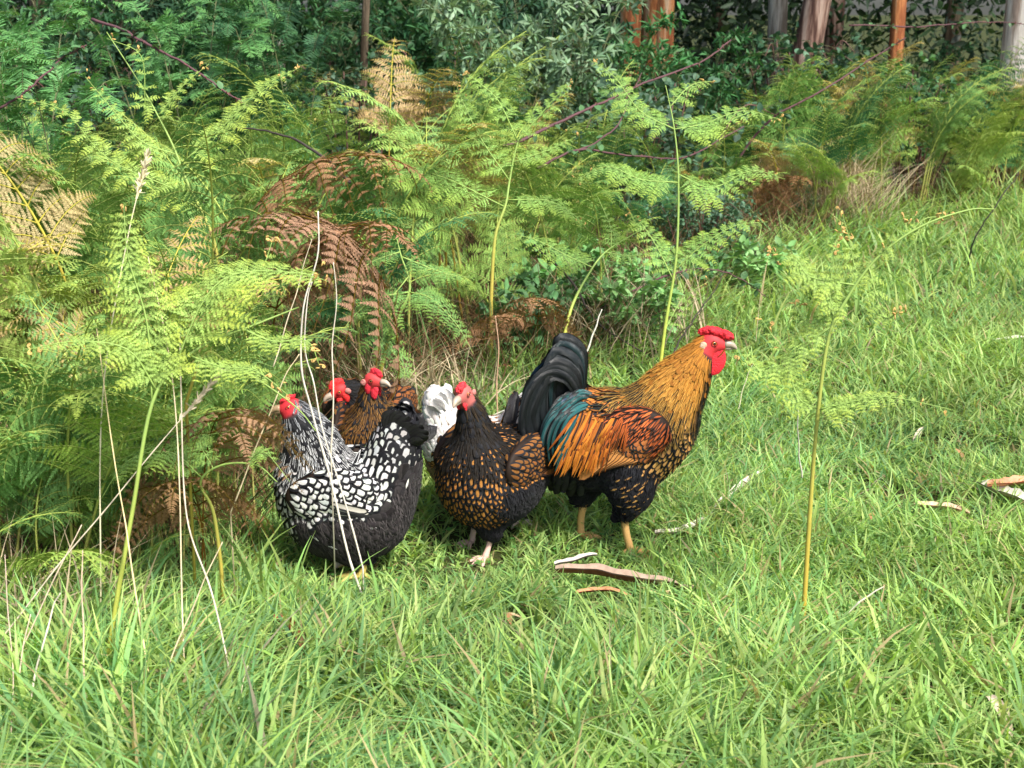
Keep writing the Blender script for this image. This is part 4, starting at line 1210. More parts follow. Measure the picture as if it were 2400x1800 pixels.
# ---- golden necked hen behind the black and white hen ---------------------
p0 = at(868, 912, 3.7)
BACKG = dict(GOLD, label="golden necked hen with red face looking right, standing behind the black and white hen's back",
    wingf=gold_wing((.14, .05, .014)), yaw=math.radians(-88), head=(.12, .006, .425), hdir=(.45, .9, -.05), hr=.026, scale=.89,
    neck=[(.08, 0, .275, .066, .068, .07), (.085, 0, .315, .052, .052, .055), (.09, 0, .355, .042, .040, .044), (.1, 0, .39, .032, .030, .034), (.115, 0, .415, .022, .022, .024)],
    plumage=laced_plumage((.20, .078, .02), BLACK, .030, .0175, .55, BLACK),
    hackle=hackle_fn((.03, .018, .009), (.014, .011, .009), (.26, .13, .034), (.18, .085, .022), .36, .42, .022, .052, .0045, .0085, .45),  # plumage colours darkened: the shade this hen stands in is put into them
    tail=hen_tail((.014, .012, .013), (.008, .007, .007), (.36, .15, .04), BLACK, .36, n=9, L=.08, ang0=5, ang1=35, base=(-.10, 0, .22), covn=14),
    comb=[(.55, .95, .85, .2, .55, .35)], comblump=.08, wattle=(.55, .95, .5), face=(.50, .045, .045), flesh=(.66, .03, .05))
yw = BACKG['yaw']; hx_ = np.array([.125 * math.cos(yw), .125 * math.sin(yw)]) * .89
BACKG['loc'] = (p0[0] - hx_[0], p0[1] - hx_[1], p0[2] - .425 * .89)
if BACKG['loc'][2] < -.03: BACKG['loc'] = (BACKG['loc'][0], BACKG['loc'][1], -.01)

# ---- black bird with a bright red comb, furthest left of the back row ------
p1 = at(795, 932, 3.86)
def black_wing(mb, P, N, F, loc, sg, s):
    m = len(P); feathers(mb, P, nz(F + np.array([0, 0, -.35])), N, .038, .02, .12, .22, .14, jcol((.20, .07, .02), m, .2), jcol(BLACK, m), .36, 'round')
BLACKB = dict(GOLD, label="black necked hen with bright red comb lowering its head behind the black and white hen",
    yaw=math.radians(-118), head=(.17, 0, .335), hdir=(.74, -.67, -.4), hr=.0255, scale=.91,
    neck=[(.09, 0, .26, .066, .068, .07), (.105, 0, .29, .054, .052, .055), (.125, 0, .31, .042, .040, .044), (.145, 0, .325, .032, .030, .034), (.16, 0, .332, .022, .022, .024)],
    plumage=laced_plumage((.30, .10, .025), BLACK, .030, .0175, .42, BLACK),
    hackle=hackle_fn((.012, .012, .013), (.012, .011, .011), (.02, .02, .02), (.03, .022, .016), .3, .3, .022, .05, .0045, .0085, .3),
    wingf=black_wing,
    tail=hen_tail((.014, .012, .013), (.008, .007, .007), (.03, .02, .02), BLACK, .36, n=9, L=.08, ang0=5, ang1=35, base=(-.10, 0, .22), covn=14),
    comb=[(.2, 1.0, 1.0, .16, .7, .1), (-.35, .95, .55, .14, .6, -.3)], comblump=.09, wattle=(.5, .9, .5), face=(.55, .03, .03), flesh=(.70, .03, .03))
yw = BLACKB['yaw']; hx_ = np.array([.17 * math.cos(yw), .17 * math.sin(yw)]) * .95
BLACKB['loc'] = (p1[0] - hx_[0], p1[1] - hx_[1], max(-.01, p1[2] - .335 * .95))

ALLB = [ROOSTER, SILVER, GOLD, PALE, BACKG, BLACKB]
for b in ALLB: BIRDS_XY.append((b['loc'][0], b['loc'][1] - .02, .20))
BIRDS_XY.append((G(1410, 1330)[0], G(1410, 1330)[1], .2)); BIRDS_XY.append((G(1120, 1330)[0], G(1120, 1335)[1], .14))
# ------------------------------------------------------------------ shrubs and undergrowth
def leaf_tpl(wide=.5, fold=.12):
    V = [[0, 0, 0]]; 
    for x, w in ((.22, .75), (.5, 1.0), (.78, .62)):
        V += [[x, -w * .5, fold * w], [x, 0, 0], [x, w * .5, fold * w]]
    V += [[1, 0, 0]]
    Q = [[0, 1, 2, 2], [0, 2, 3, 3], [1, 4, 5, 2], [2, 5, 6, 3], [4, 7, 8, 5], [5, 8, 9, 6], [7, 10, 8, 8], [8, 10, 9, 9]]
    return np.array(V, float), np.array(Q), np.ones((11, 3))
LEAF = leaf_tpl()

def shrub_meshes(seed, kind, H=1.2, R=.5):
    """woody stems from the ground with leaves set along their twigs"""
    global RNG
    keep = RNG; RNG = np.random.default_rng(seed)
    mb, smb = MB(), MB()
    ns = {'bramble': 12, 'lance': 10, 'wattle': 7, 'weed': 9}[kind]
    for k in range(ns):
        a = RNG.uniform(0, 6.28); o = np.array([RNG.normal(0, .08), RNG.normal(0, .08), 0])
        h = H * RNG.uniform(.6, 1.05); r = R * RNG.uniform(.3, 1.0)
        d = np.array([math.cos(a), math.sin(a), 0])
        bend = .8 if kind == 'bramble' else .1
        pts = [o, o + d * r * .3 + [0, 0, h * .45], o + d * r * .7 + [0, 0, h * .85], o + d * r * 1.1 + [0, 0, h * (1 - .25 * bend)]]
        C = smooth_path(pts, 16)
        tube(smb, C, np.linspace(.006, .002, 16) * (1.3 if kind == 'bramble' else 1), 4, (.12, .06, .05) if kind == 'bramble' else (.14, .15, .07))
        T = nz(np.gradient(C, axis=0))
        if kind == 'wattle':
            for i in range(5, 16, 1):
                for sg in (-1, 1):
                    D = nz(np.cross(T[i], [0, 0, 1.0]) * sg + T[i] * .6 + RNG.normal(0, .4, 3)); up = np.array([0, -.2, 1.0])
                    L = RNG.uniform(.12, .2)
                    pinna(mb, smb, C[i], D, up, L, 17, L * .42, .35, .1, FINGER, .0012, (1.15, 1.08, .9), (1, 1, 1), .1, (.2, .25, .1), .12)
            continue
        # leaves on short side twigs
        nl = {'bramble': 24, 'lance': 30, 'weed': 22}[kind]
        q = RNG.uniform(.12 if kind == 'weed' else .25, 1, nl)
        s = np.linspace(0, 1, 16)
        P = np.stack([np.interp(q, s, C[:, j]) for j in range(3)], -1)
        az = RNG.uniform(0, 6.28, nl)
        D = nz(np.stack([np.cos(az), np.sin(az), RNG.uniform(-.1, .6, nl)], -1))
        tl = RNG.uniform(.04, .13, nl) if kind != 'weed' else RNG.uniform(.01, .05, nl)
        E = P + D * tl[:, None]
        for p, e in zip(P, E): tube(smb, [p, (p + e) / 2 + [0, 0, .005], e], .0013, 3, (.12, .12, .05), cap=False)
        reps = {'bramble': 3, 'lance': 9, 'weed': 3}[kind]
        Pn, Dn = np.repeat(E, reps, 0), np.repeat(D, reps, 0)
        m = len(Pn)
        Dn = nz(Dn * (1.0 if kind != 'lance' else .5) + RNG.normal(0, .75, (m, 3)) + np.array([0, 0, -.15]))
        Yn = nz(np.cross(np.array([0, -.25, 1.0]) + RNG.normal(0, .45, (m, 3)), Dn)); Zn = np.cross(Dn, Yn)
        l = {'bramble': .048, 'lance': .075, 'weed': .06}[kind] * RNG.uniform(.6, 1.25, m)
        w = l * {'bramble': .75, 'lance': .26, 'weed': .55}[kind]
        c = np.ones(3) * RNG.uniform(.6, 1.35, (m, 1)) * RNG.uniform(.93, 1.07, (m, 3))
        instance_tpl(mb, LEAF[0], LEAF[1], Pn, Dn, Yn, Zn, l, w, RNG.uniform(0, .35, m), c)
    RNG = keep
    return mb, smb

SHRUB = {}
for kind, H, R, n in (('bramble', 1.1, .6, 4), ('lance', 1.5, .55, 4), ('wattle', 1.6, .45, 4), ('weed', .4, .22, 3)):
    SHRUB[kind] = []
    for k in range(n):
        mb, smb = shrub_meshes(500 + k * 7 + len(kind), kind, H, R)
        SHRUB[kind].append((mb.mesh("foliage", M_SHRUB, smooth=False), smb.mesh("stems", M_STEM)))

def place_shrub(kind, x, y, colr, label, cat, group, scale=1.0, name=None, sz=1.0):
    v = random.choice(SHRUB[kind])
    r = empty(name or {'bramble': 'bramble_bush', 'lance': 'leafy_shrub', 'wattle': 'wattle_sapling', 'weed': 'weed_plant'}[kind], (x, y, float(gz(x, y))), random.uniform(0, 6.28))
    r.scale = (scale, scale, scale * sz)
    f = bpy.data.objects.new("foliage", v[0]); COL.objects.link(f); f.parent = r
    f.color = tuple(np.array(colr) * random.uniform(.85, 1.15)) + (1,)
    s = bpy.data.objects.new("stems", v[1]); COL.objects.link(s); s.parent = r
    tag(r, label, cat, group); return r

def side(x, Y):
    return landmark(1200 + FPX * x / Y)

def undergrowth():
    # weeds in the hollow behind the rooster
    for k in range(22):
        px = random.uniform(1190, 1760); py = random.uniform(640, 860)
        p = G(px, py)
        if p[0] > xE(p[1]) + .15: continue
        place_shrub('weed', p[0], p[1], random.choice([(.17, .36, .12), (.13, .28, .11), (.20, .38, .13)]), "low broad-leaved green weed in the hollow, " + landmark(px), "weed", "weeds in the hollow behind the rooster", random.uniform(.5, .85))
    for k in range(5):
        px = random.uniform(1450, 1800); py = random.uniform(600, 760); p = G(px, py)
        place_shrub('bramble', p[0] - .1, p[1], (.08, .16, .09), "low bramble at the meadow edge, " + landmark(px), "bramble", "low brambles at the meadow edge", random.uniform(.3, .5))
    # dark brambles among and behind the bracken
    for k in range(12):
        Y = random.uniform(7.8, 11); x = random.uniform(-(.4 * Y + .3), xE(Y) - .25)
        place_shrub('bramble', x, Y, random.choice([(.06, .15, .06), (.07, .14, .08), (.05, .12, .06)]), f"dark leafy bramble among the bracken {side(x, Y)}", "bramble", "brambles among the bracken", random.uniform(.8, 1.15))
    for k in range(10):
        px = random.uniform(1780, 2420); Y = random.uniform(9.6, 12.5); x = (px - 1200) / FPX * Y
        place_shrub('bramble', x, Y, random.choice([(.06, .15, .06), (.09, .20, .07)]), "dark bramble in the thicket, " + ("near the pale dry grass clump" if px < 2000 else "below the lone orange-streaked tree" if px < 2200 else "toward the right edge"), "bramble", "brambles above the far meadow", random.uniform(.7, 1.05))
    # wattles top left, shrubs behind
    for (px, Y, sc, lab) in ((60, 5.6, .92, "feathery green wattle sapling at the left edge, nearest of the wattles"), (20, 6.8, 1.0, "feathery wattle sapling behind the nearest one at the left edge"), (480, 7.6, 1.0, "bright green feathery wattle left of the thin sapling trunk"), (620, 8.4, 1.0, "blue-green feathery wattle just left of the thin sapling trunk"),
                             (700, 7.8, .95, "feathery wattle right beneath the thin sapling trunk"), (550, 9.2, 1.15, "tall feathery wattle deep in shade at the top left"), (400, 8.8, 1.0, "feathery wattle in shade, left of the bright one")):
        place_shrub('wattle', (px - 1200) / FPX * Y, Y, (.12, .30, .10) if 'bright' in lab or 'near' in lab else (.045, .13, .055), lab, "wattle", "feathery wattle saplings", sc)  # lit and shaded leaf colours: the darker one has the shade painted in
    for k in range(58):
        Y = random.uniform(9.5, 15.5); x = random.uniform(-(.4 * Y + .4), .40 * Y + .4)
        px = 1200 + FPX * x / Y
        if px > 1380 and Y < 12.3: continue
        kind = 'lance' if random.random() < .62 else 'bramble'
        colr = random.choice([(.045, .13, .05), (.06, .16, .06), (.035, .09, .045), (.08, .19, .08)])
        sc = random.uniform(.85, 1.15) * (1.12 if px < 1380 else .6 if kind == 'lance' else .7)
        nm = "narrow-leaved green shrub" if kind == 'lance' else "shaded bramble thicket"
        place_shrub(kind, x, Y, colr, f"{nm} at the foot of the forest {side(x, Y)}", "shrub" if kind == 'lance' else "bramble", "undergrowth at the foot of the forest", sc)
    for (px, Y, sc, lab, c) in ((1180, 8.6, .98, "pale grey-green shrub with long leaves at the top centre", (.19, .30, .17)), (1290, 8.9, 1.0, "pale grey-green long-leaved shrub right of its twin at the top centre", (.17, .27, .15)),
                                (1480, 9.4, .85, "dark green glossy shrub in front of the orange trunks", (.06, .19, .06)), (1600, 9.8, .8, "dark green glossy shrub just right of the orange trunks", (.06, .18, .06)), (1420, 9.0, .8, "mid green shrub left of the orange trunks", (.08, .21, .07))):
        place_shrub('lance', (px - 1200) / FPX * Y, Y, c, lab, "shrub", "undergrowth at the foot of the forest", sc)

def debris_and_canes():
    # arching bramble canes
    canes = [([(1180, 345, 5.9), (1350, 270, 6.2), (1480, 215, 6.4), (1640, 155, 6.7), (1720, 100, 6.9)], .0075, "long dark purple bramble cane slanting up in front of the orange trunks"),
             ([(1260, 395, 6.0), (1360, 350, 6.1), (1500, 365, 6.3), (1620, 370, 6.5), (1760, 300, 6.8)], .006, "dark thorny cane below the long purple one, nearly level"),
             ([(1340, 360, 6.1), (1430, 300, 6.2), (1470, 235, 6.4), (1500, 160, 6.6)], .0045, "thin dark cane rising between the two long canes"),
             ([(215, 45, 5.2), (330, 105, 5.0), (450, 175, 4.9), (560, 255, 4.8)], .006, "brown thorny cane slanting down at the top left"),
             ([(0, 255, 5.2), (75, 200, 5.2), (150, 135, 5.3), (210, 100, 5.3)], .005, "pinkish thorny cane at the left edge"),
             ([(1610, 560, 8.2), (1780, 310, 8.3), (1920, 220, 8.4), (2060, 130, 8.6), (2120, 90, 8.6)], .008, "long dark cane crossing the right thicket from lower left to upper right"),
             ([(1990, 60, 9.0), (2150, 60, 9.1), (2300, 45, 9.3), (2420, 50, 9.3)], .006, "level dark cane near the top right corner"),
             ([(2010, 220, 9.4), (2060, 300, 9.3), (2090, 400, 9.2), (2100, 500, 9.0)], .008, "black upright stick in the right thicket"),
             ([(1900, 360, 9.2), (2000, 355, 9.2), (2090, 375, 9.2)], .009, "pale level stick in the right thicket"),
             ([(2260, 650, 7.2), (2290, 560, 7.1), (2340, 470, 7.1), (2390, 400, 7.2)], .005, "thin black twig rising from the far meadow"),
             ([(1250, 575, 5.4), (1330, 650, 5.35), (1400, 760, 5.3), (1500, 830, 5.2)], .006, "dark stick slanting down behind the rooster's back"),
             ([(1400, 730, 5.5), (1560, 650, 5.6), (1680, 640, 5.8), (1790, 700, 5.9)], .005, "dark arching cane above the rooster's neck"),
             ([(1560, 860, 5.0), (1620, 770, 5.1), (1700, 650, 5.3)], .004, "straight dark twig behind the rooster's neck"),
             ([(820, 430, 5.4), (700, 330, 5.6), (560, 300, 5.7)], .007, "brown dead branch lying over the bracken at the upper left"),
             ([(270, 1790, 2.3), (380, 1720, 2.35), (500, 1670, 2.4), (620, 1720, 2.42)], .004, "dark curved twig lying in the foreground grass at the lower left")]
    for pts, r, lab in canes:
        P = np.array([at(*p) for p in pts]); C = smooth_path(P, 30)
        C += np.cumsum(RNG.normal(0, .0025, C.shape), 0)
        o = C[0].copy(); rt = empty("bramble_cane" if 'cane' in lab else "twig", o); tag(rt, lab, "cane" if 'cane' in lab else "twig")
        mb = MB(); tube(mb, C - o, np.linspace(r, r * .45, 30), 6, (.11, .055, .06) if 'cane' in lab else (.05, .04, .035) if 'pale' not in lab else (.4, .37, .33))
        if 'cane' in lab:
            tm = mb
            for k in range(34):
                i = random.randrange(29); d = nz(RNG.normal(0, 1, 3))
                tube(tm, [C[i] - o, C[i] - o + d * r * 1.6, C[i] - o + d * r * 2.6 + [0, 0, -r * .6]], [r * .5, r * .25, r * .03], 4, (.2, .09, .07))
            # a few leaves
            lm = MB(); n = 24; idx = RNG.integers(3, 29, n); D = nz(RNG.normal(0, 1, (n, 3)) + np.array([0, 0, -.3]))
            Y_ = nz(np.cross(np.array([0, -.3, 1.0]), D)); instance_tpl(lm, LEAF[0], LEAF[1], C[idx] - o, D, Y_, np.cross(D, Y_), RNG.uniform(.025, .05, n), RNG.uniform(.018, .034, n), .1, np.array([.07, .15, .06]) * RNG.uniform(.6, 1.6, (n, 1)))
            lm.build("leaves", M_SHRUB, rt)
        mb.build("cane" if 'cane' in lab else "wood", M_WOOD, rt)
    # dry pale stalks, left foreground
    stalks = [([(850, 1400, 3.02), (815, 1300, 3.02), (775, 1120, 3.02), (730, 960, 3.02), (705, 860, 3.02), (712, 720, 3.02), (745, 600, 3.02), (744, 495, 3.02)], .0042, (.72, .65, .55), "tallest white dry stalk in front of the black and white hen"),
              ([(850, 1330, 3.04), (800, 1150, 3.04), (758, 1010, 3.04), (735, 900, 3.05), (715, 820, 3.05), (722, 700, 3.05), (730, 660, 3.05)], .003, (.72, .65, .55), "second white dry stalk, just right of the tallest, crossing the black and white hen"),
              ([(775, 1060, 3.08), (782, 900, 3.08), (778, 800, 3.1), (790, 700, 3.1), (780, 615, 3.1)], .0026, (.68, .6, .48), "thin dry stalk rising behind the neck of the black and white hen"),
              ([(235, 1440, 2.75), (235, 1100, 2.78), (250, 830, 2.8), (300, 560, 2.85), (345, 360, 2.9)], .0026, (.70, .62, .42), "tall straw grass stalk with seed head, left side"),
              ([(440, 1900, 2.2), (430, 1500, 2.5), (420, 1150, 2.6), (400, 850, 2.65), (345, 600, 2.7)], .0026, (.68, .56, .36), "long straw stalk left of centre reaching from the bottom edge"),
              ([(560, 1700, 2.35), (500, 1400, 2.5), (435, 1200, 2.6), (425, 900, 2.65), (420, 740, 2.7)], .003, (.62, .52, .40), "leaning grey-brown stalk crossing the left foreground"),
              ([(360, 1680, 2.35), (310, 1330, 2.5), (280, 1150, 2.6), (225, 770, 2.7)], .0028, (.72, .58, .30), "yellow straw stalk slanting at the far left"),
              ([(0, 1500, 2.6), (150, 1310, 2.62), (300, 1130, 2.65), (520, 870, 2.7)], .0026, (.66, .56, .42), "diagonal dry stalk with seed head in the left bracken"),
              ([(640, 860, 3.0), (690, 700, 3.05), (730, 560, 3.1)], .002, (.62, .52, .36), "short fine stalk above the black and white hen's head"),
              ([(540, 1200, 2.9), (600, 1050, 2.92), (660, 900, 2.95), (700, 830, 2.97)], .0024, (.68, .55, .34), "slanting straw stalk just left of the black and white hen"),
              ([(360, 1650, 2.35), (440, 1450, 2.4), (520, 1270, 2.45)], .0026, (.66, .54, .34), "straw stalk leaning right at the lower left"),
              ([(10, 1790, 2.3), (40, 1600, 2.35), (70, 1440, 2.4)], .003, (.62, .5, .36), "upright straw stalk at the lower left corner"),
              ([(60, 1800, 2.3), (80, 1600, 2.35), (120, 1440, 2.4), (140, 1390, 2.4)], .0035, (.70, .62, .48), "bent white stalk at the lower left corner"),
              ([(5, 1640, 2.4), (60, 1500, 2.45), (190, 1230, 2.5)], .0028, (.66, .52, .38), "diagonal straw stalk at the left edge"),
              ([(205, 1720, 2.3), (195, 1500, 2.35), (192, 1290, 2.4)], .003, (.58, .42, .30), "straight brown stalk left of the green bracken stem"),
              ([(10, 1300, 2.45), (30, 1600, 2.3), (20, 1800, 2.2)], .002, (.6, .45, .35), "thin reddish stalk hugging the left edge"),
              ([(540, 1790, 2.25), (560, 1650, 2.3), (580, 1560, 2.32)], .002, (.66, .58, .4), "short pale stalk at the bottom left of centre"),
              ([(1165, 1010, 4.4), (1165, 900, 4.4), (1168, 800, 4.4), (1160, 740, 4.4)], .004, (.55, .34, .22), "reddish upright stalk behind the golden hen"),
              ([(1375, 825, 4.6), (1395, 770, 4.6), (1410, 725, 4.6)], .005, (.75, .72, .6), "short thick white stick right behind the rooster's tail"),
              ([(1530, 1260, 3.9), (1610, 1220, 3.9), (1700, 1180, 4.0), (1720, 1175, 4.0)], .003, (.35, .28, .2), "thin fallen twig in the grass right of the rooster's legs"),
              ([(1880, 1120, 3.5), (1872, 1050, 3.5), (1870, 960, 3.5)], .003, (.5, .46, .38), "thin pale broken stick just left of the tall green bracken stem"),
              ([(1730, 960, 4.5), (1745, 900, 4.5), (1765, 850, 4.5)], .003, (.62, .58, .38), "pale dry blade in the grass below the rooster's beak"),
              ([(1980, 1440, 2.9), (2030, 1400, 2.9), (2070, 1375, 2.9)], .004, (.7, .65, .5), "short pale stalk in the grass at the lower right")]
    for pts, r, c, lab in stalks:
        P = np.array([at(*p) for p in pts]); g0 = G(*pts[0][:2])
        if 'hugging' in lab: P = P[::-1]
        C = smooth_path(P, 40)
        o = C[0].copy()
        if C[0][2] > .03 and len(pts) > 3 and 'level' not in lab:
            C = np.vstack([[C[0][0], C[0][1], float(gz(C[0][0], C[0][1]))], C]); o = C[0].copy()
        C = C + np.sin(np.linspace(0, 14, len(C)))[:, None] * np.array([.0012, 0, 0]) 
        rt = empty("dry_stalk" if 'stick' not in lab and 'twig' not in lab else "fallen_stick", o); tag(rt, lab, "stalk" if 'stalk' in lab or 'blade' in lab else "stick")
        mb = MB(); n = len(C)
        r *= .72; tube(mb, C - o, np.linspace(r, r * .5, n) * (1 + .25 * (np.arange(n) % 9 == 4)), 5, np.array(c)[None] * RNG.uniform(.8, 1.1, (n, 1)))
        mb.build("stalk", M_WOOD, rt)
        if 'seed head' in lab:
            hm = MB(); m = 90; q = RNG.uniform(.86, 1.0, m); s = np.linspace(0, 1, n)
            Pp = np.stack([np.interp(q, s, C[:, j]) for j in range(3)], -1) - o
            T = nz((C[-1] - C[-5])[None] + RNG.normal(0, .01, (m, 3)) * 3); Y_ = nz(np.cross(T, RNG.normal(0, 1, (m, 3))))
            instance_tpl(hm, FINGER[0], FINGER[1], Pp, T, Y_, np.cross(T, Y_), .018, .004, 0, np.array(c) * RNG.uniform(.8, 1.2, (m, 1)))
            hm.build("seed_head", M_DRY, rt)
    # bark strips
    def bark(pts, W, cin, cout, label, thick=.003, curl=.45, z0=.034):
        P = np.array([np.append(G(*p)[:2], G(*p)[2] + z0 + (q if q else 0)) for p, q in pts]); C = smooth_path(P, 22); o = C[0].copy()
        T = nz(np.gradient(C, axis=0)); S = nz(np.cross(T, [0, 0, 1.0])); 
        s = np.linspace(0, 1, 22); wv = W * (.35 + .65 * np.sin(np.pi * np.clip(s * .9 + .08, 0, 1)) ** .6) * (1 + .1 * np.sin(s * 23))
        u = np.linspace(-1, 1, 7)
        mb = MB()
        for sgn, cc, off in ((1, cin, thick / 2), (-1, cout, -thick / 2)):
            V = (C - o)[:, None] + S[:, None] * (wv[:, None] * u / 2)[..., None] * .8 + np.array([0, 0, 1.0]) * ((np.abs(u) ** 2)[None] * wv[:, None] * curl * .5 + off + .002 * np.sin(9 * s + 1)[:, None])[..., None]
            i, j = np.meshgrid(np.arange(21), np.arange(6), indexing='ij')
            q = np.stack([i * 7 + j, i * 7 + j + 1, (i + 1) * 7 + j + 1, (i + 1) * 7 + j], -1).reshape(-1, 4)
            mb.add(V.reshape(-1, 3), q if sgn > 0 else q[:, ::-1], np.array(cc)[None] * RNG.uniform(.8, 1.1, (V.shape[0] * 7, 1)))
        o_ = mb.build("bark_strip", M_BARKS); o_.location = o; tag(o_, label, "bark", "fallen bark strips"); return o_
    bark([((1300, 1372), .01), ((1400, 1378), .02), ((1490, 1385), .01), ((1590, 1385), .005)], .042, (.38, .27, .20), (.17, .06, .03), "long curled bark strip, brown inside, lying in front of the rooster", curl=.9)
    bark([((1540, 1380), .0), ((1650, 1392), .005), ((1760, 1390), .0)], .02, (.55, .42, .32), (.4, .3, .22), "narrow bark sliver continuing right of the long curled strip")
    bark([((1300, 1345), .0), ((1350, 1338), .01), ((1400, 1328), .015)], .024, (.5, .46, .40), (.4, .34, .28), "small white bark flake above the long curled strip")
    bark([((1350, 1410), .0), ((1410, 1402), .005), ((1480, 1410), .0)], .022, (.5, .22, .11), (.35, .14, .08), "small reddish bark piece just below the long curled strip")
    bark([((1535, 1262), .0), ((1600, 1262), .012), ((1660, 1235), .016)], .034, (.66, .58, .50), (.6, .5, .42), "pale grey bark piece in the grass right of the rooster's legs")
    bark([((1660, 1225), .012), ((1720, 1175), .02), ((1785, 1125), .016)], .03, (.68, .60, .52), (.55, .45, .38), "pale slanting bark stick, upper right of the grey piece")
    bark([((2140, 1208), .01), ((2200, 1218), .016), ((2270, 1232), .01)], .04, (.72, .50, .34), (.6, .4, .28), "tan bark strip on the meadow at the right, left of the pair at the edge")
    bark([((2290, 1165), .01), ((2350, 1200), .02), ((2410, 1225), .02)], .07, (.66, .60, .50), (.5, .4, .3), "wide grey-white bark piece at the right edge of the meadow")
    bark([((2310, 1180), .02), ((2370, 1185), .03), ((2430, 1175), .02)], .06, (.60, .27, .15), (.5, .22, .12), "orange-red bark piece lying on the wide grey one at the right edge")
    bark([((2320, 815), .0), ((2370, 820), .02), ((2430, 815), .01)], .05, (.7, .66, .54), (.5, .45, .35), "pale bark piece far back at the right edge of the meadow")
    bark([((640, 1535), .03), ((690, 1570), .04), ((740, 1640), .01)], .028, (.42, .15, .08), (.3, .12, .07), "dark reddish bark curl standing in the grass at the lower left", curl=1.2)
    bark([((790, 1375), .0), ((850, 1360), .02), ((915, 1345), .03)], .045, (.66, .56, .46), (.55, .45, .38), "pale frayed bark at the feet of the black and white hen")
    bark([((2310, 1690), .02), ((2335, 1730), .03), ((2360, 1790), .02)], .03, (.66, .52, .40), (.5, .38, .28), "tan bark blade at the lower right corner")
    # leaf litter on the meadow
    litter = []
    for k in range(70):
        px, py = random.uniform(-50, 2450), random.uniform(700, 1780); p = G(px, py)
        if p[0] < xE(p[1]) - .3: continue
        litter.append((p, random.uniform(.035, .09), random.choice([(.50, .22, .12), (.60, .42, .26), (.42, .2, .1), (.66, .55, .4)])))
    tpl = LEAF
    lm0 = MB(); instance_tpl(lm0, tpl[0], tpl[1], np.zeros((1, 3)), np.array([[1., 0, 0]]), np.array([[0, 1., 0]]), np.array([[0, 0, 1.]]), 1.0, .26, .25, np.ones((1, 3)))
    me = lm0.mesh("dead_leaf", M_DRY)
    for (p, l, c) in litter:
        o = bpy.data.objects.new("dead_leaf", me); COL.objects.link(o); o.location = (p[0], p[1], p[2] + random.uniform(.02, .05)); o.scale = (l,) * 3
        o.rotation_euler = (random.gauss(0, .4), random.gauss(0, .3), random.uniform(0, 6.28)); o.color = (*c, 1)
        q = "reddish brown" if c[0] < .55 else "pale tan"
        px = 1200 + FPX * p[0] / p[1]
        w = "in front of the birds" if p[1] < 3.15 else "level with the birds" if p[1] < 4 else "beyond the birds"
        tag(o, f"{q} fallen gum leaf in the grass {w}, " + ("left part" if px < 800 else "centre" if px < 1600 else "right part"), "dead leaf", "fallen gum leaves on the meadow")

def bank_floor():
    """brown litter, dry grass thatch and thin dead stems under the bracken"""
    mb = MB(); n = 26000
    y = RNG.uniform(2.7, 11.5, n); e = RNG.exponential(1.3, n) * (1 + .1 * y); x = xE(y) - e + RNG.normal(0, .06, n) + .05
    k = x > -(.45 * y + .6); x, y = x[k], y[k]; n = len(x)
    P = np.stack([x, y, gz(x, y)], -1)
    base = np.array([[.22, .12, .06], [.13, .07, .035], [.30, .22, .12], [.08, .14, .04], [.11, .22, .06]])
    c = base[RNG.choice(5, n, p=[.28, .24, .16, .14, .18])] * RNG.uniform(.5, 1.15, (n, 1))
    blades(mb, P, RNG.uniform(.08, .38, n) * (1 + .02 * y), RNG.uniform(.002, .006, n), RNG.uniform(0, 6.28, n), RNG.uniform(0, .9, n), RNG.uniform(0, 1.1, n), c, 3)
    o = mb.build("bank_litter", M_DRY); tag(o, kind="stuff", label="tangle of dry stems and litter under the bracken", cat="litter")
    # dry pale grass clump
    def clump(px, py, n, h, r, lab, down=False):
        g = G(px, py); mb = MB()
        P = np.stack([RNG.normal(0, r, n), RNG.normal(0, r * .6, n), np.zeros(n)], -1)
        c = np.array([.52, .42, .27]) * RNG.uniform(.45, 1.15, (n, 1))
        blades(mb, P, h * RNG.uniform(.5, 1.1, n), RNG.uniform(.003, .007, n), RNG.uniform(0, 6.28, n), RNG.uniform(0, .35, n), RNG.uniform(0, 1.1, n), c, 5)
        rt = mb.build("dry_grass_clump", M_DRY); rt.location = g; tag(rt, lab, "dry grass", "dry grass clumps")
    clump(1900, 545, 700, .62, .17, "large pale dry grass clump at the far edge of the meadow")
    clump(1960, 560, 300, .5, .13, "smaller dry grass clump right beside the large pale one")
    clump(1480, 850, 110, .4, .2, "dry grass clump behind the rooster's back")
    clump(1040, 960, 120, .26, .14, "dry grass clump in the bank between the black and white hen and the golden hen")
    clump(940, 1000, 90, .28, .1, "dry grass clump behind the tail of the black and white hen")
    clump(1340, 840, 100, .35, .16, "dry grass clump right above the rooster's tail")
    clump(80, 1560, 120, .3, .12, "dry grass clump at the lower left corner")
    clump(2330, 1260, 90, .09, .1, "short dry grass patch by the bark at the right edge")

